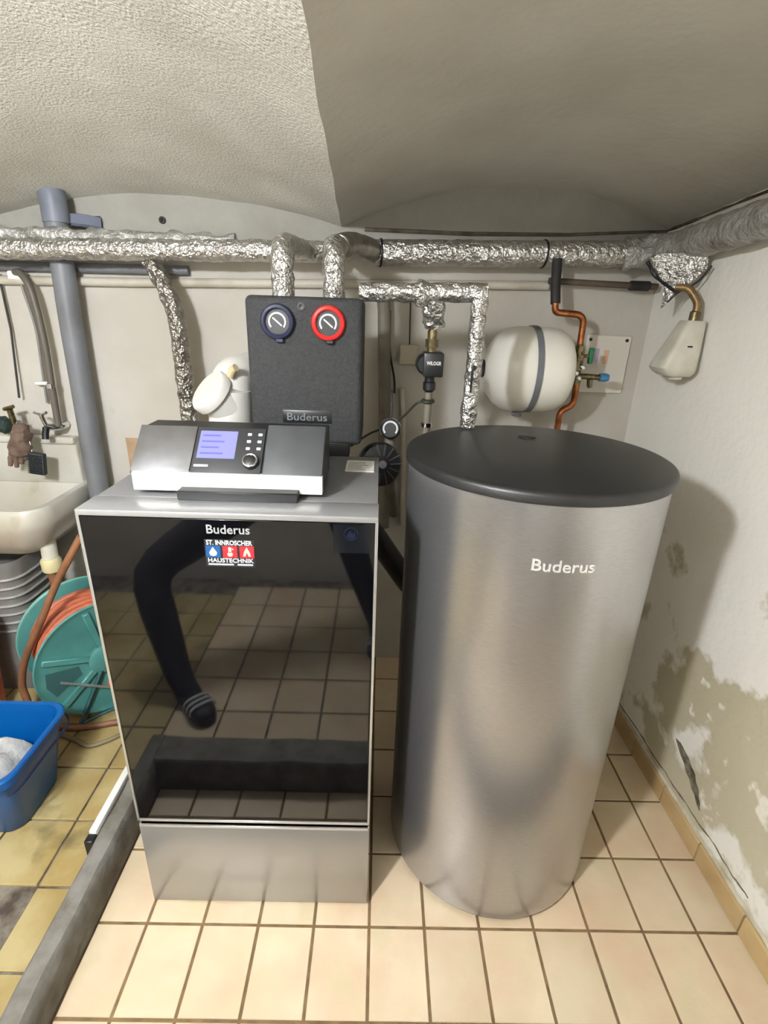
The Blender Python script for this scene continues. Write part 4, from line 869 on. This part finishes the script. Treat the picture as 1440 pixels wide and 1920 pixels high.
# ------------------------------------------------------------------ person taking the picture (only seen mirrored)
def person():
    P = thing('person', (-.30, -.10, ZL), 'person in dark clothes and striped slippers, mirrored in the black boiler front', 'person')
    me = bpy.data.meshes.new('body')
    J = {}; E = []; Rr = []
    def j(name, p, r, par=None):
        J[name] = len(Rr); Rr.append((Vector(p), r))
        if par: E.append((J[par], J[name]))
    j('pel', (-.28, -.26, .93), .125)
    j('sp1', (-.26, -.29, 1.06), .125, 'pel'); j('sp2', (-.22, -.32, 1.22), .14, 'sp1'); j('sp3', (-.19, -.33, 1.36), .12, 'sp2')
    j('nk', (-.17, -.32, 1.46), .055, 'sp3'); j('hd0', (-.15, -.30, 1.54), .06, 'nk'); j('hd1', (-.13, -.29, 1.63), .088, 'hd0'); j('hd2', (-.13, -.30, 1.70), .07, 'hd1')
    for s, nm in ((-1, 'l'), (1, 'r')):
        j('sh'+nm, (-.19+.17*s, -.33, 1.37), .062, 'sp3'); j('el'+nm, (-.13+.24*s, -.16, 1.20), .048, 'sh'+nm); j('wr'+nm, (-.04+.11*s, -.06, 1.42), .032, 'el'+nm)
        j('pa'+nm, (-.02+.09*s, -.045, 1.49), .030, 'wr'+nm)
        for k in range(4):
            f0 = 'f%s%d' % (nm, k)
            j(f0+'a', (-.01+.082*s, -.055+.010*k*0, 1.515+.016*k), .009, 'pa'+nm); j(f0+'b', (.0+.072*s, -.022, 1.520+.017*k), .0085, f0+'a'); j(f0+'c', (.0+.060*s, -.016, 1.520+.016*k), .0075, f0+'b')
        j('t%sa' % nm, (-.01+.074*s, -.06, 1.50), .010, 'pa'+nm); j('t%sb' % nm, (.0+.055*s, -.05, 1.525), .0085, 't%sa' % nm)
    j('hl', (-.42, -.22, .88), .12, 'pel'); j('kl', (-.92, .04, .55), .088, 'hl'); j('al', (-.78, .18, .13), .055, 'kl'); j('ml', (-.70, .24, .085), .040, 'al'); j('tl', (-.65, .30, .075), .030, 'ml')
    j('hr', (-.19, -.26, .88), .10, 'pel'); j('kr', (-.08, -.14, .52), .068, 'hr'); j('ar', (.02, -.24, .13), .045, 'kr'); j('mr', (.02, -.17, .085), .040, 'ar'); j('tr', (.02, -.11, .075), .030, 'mr')
    org = P.location
    me.from_pydata([tuple(p-org) for p, r in Rr], E, [])
    o = bpy.data.objects.new('body', me); COL.objects.link(o); o.parent = P
    md = o.modifiers.new('skin', 'SKIN'); md.use_smooth_shade = True
    for i, (p, r) in enumerate(Rr):
        sv = me.skin_vertices[0].data[i]; sv.radius = (r, r); sv.use_root = (i == 0)
    sd = o.modifiers.new('sub', 'SUBSURF'); sd.levels = 1; sd.render_levels = 1
    bpy.context.view_layer.update()
    dg = bpy.context.evaluated_depsgraph_get(); nm = bpy.data.meshes.new_from_object(o.evaluated_get(dg))
    o.modifiers.clear(); o.data = nm; bpy.data.meshes.remove(me)
    nm.materials.clear(); nm.materials.append(M_TROUSER); nm.materials.append(M_SKIN)
    for p in nm.polygons:
        c = p.center+org; p.use_smooth = True
        p.material_index = 1 if (c.z > 1.47) else 0
    hc = Vector((-.13, -.31, 1.665))
    hm = MB(); hm.lathe([(.001, .088)]+[(.098*sin(t), .02+.075*cos(t)) for t in [pi*.5*k/8 for k in range(1, 9)]]+[(.095, -.02)], hc, (0, -.25, 1), 28); build(hm, 'hair', M_HAIR, P)
    for s in (-1, 1):
        build(MB().lathe([(.011, 0), (.011, .006), (.004, .010), (.001, .010)], (-.13+.032*s, -.208, 1.635), (.1, 1, -.1), 12), 'eye', M_PRINT, P)
        build(MB().torus((-.13+.090*s, -.295, 1.625), .018, .007, (1, 0, 0), 16, 6), 'ear', M_SKIN, P)
    build(MB().tube([(-.125, -.205, 1.635), (-.122, -.190, 1.605), (-.122, -.200, 1.60)], [.007, .013, .010], 10), 'nose', M_SKIN, P)
    build(MB().tube([(-.150, -.213, 1.570), (-.124, -.205, 1.567), (-.100, -.213, 1.570)], .006, 8), 'mouth', mat('lips', (170, 100, 90), rough=.5), P)
    for (hx, hy, tx, ty) in ((-.80, .15, -.62, .335), (.02, -.30, .02, -.07)):
        d = Vector((tx-hx, ty-hy, 0)); L = d.length; d.normalize(); sd_ = Vector((d.y, -d.x, 0)); sh = MB(); rings = []
        for (t, wd, h) in ((0, .026, .05), (.04, .036, .065), (.25, .040, .05), (.5, .044, .068), (.72, .050, .066), (.88, .045, .055), (.97, .030, .044), (1.0, .016, .034)):
            cc = Vector((hx, hy, 0))+d*L*t
            rings.append([cc+sd_*wd*math.copysign(abs(cos(a))**.7, cos(a))+Vector((0, 0, ZL+.002+h*max(0, .5+.5*math.copysign(abs(sin(a))**.7, sin(a))))) for a in [2*pi*k/20 for k in range(20)]])
        sh.ring(rings); s_ = build(sh, 'slipper', M_SHOE, P)
        for k in range(3):
            t = .60+.10*k; cc = Vector((hx, hy, 0))+d*L*t; pts = []
            for a in [pi*(i/14) for i in range(15)]:
                pts.append(cc+sd_*.052*math.copysign(abs(cos(a))**.7, cos(a))+Vector((0, 0, ZL+.006+.034+.034*abs(sin(a))**.7)))
            build(MB().tube(pts, .0045, 6), 'stripe', M_PRINT, s_)
    return P
person()
ph = thing('phone', (0, -.02, 1.49), 'dark phone held up in both hands, seen mirrored in the boiler front', 'phone')
build(MB().box((-.075, -.026, 1.518), (.075, -.017, 1.592), .003, 2), 'phone_body', M_BLACKP, ph)
build(MB().box((-.071, -.0272, 1.521), (.071, -.0258, 1.589)), 'phone_screen', mat('phone_screen', (30, 32, 40), rough=.1), ph)
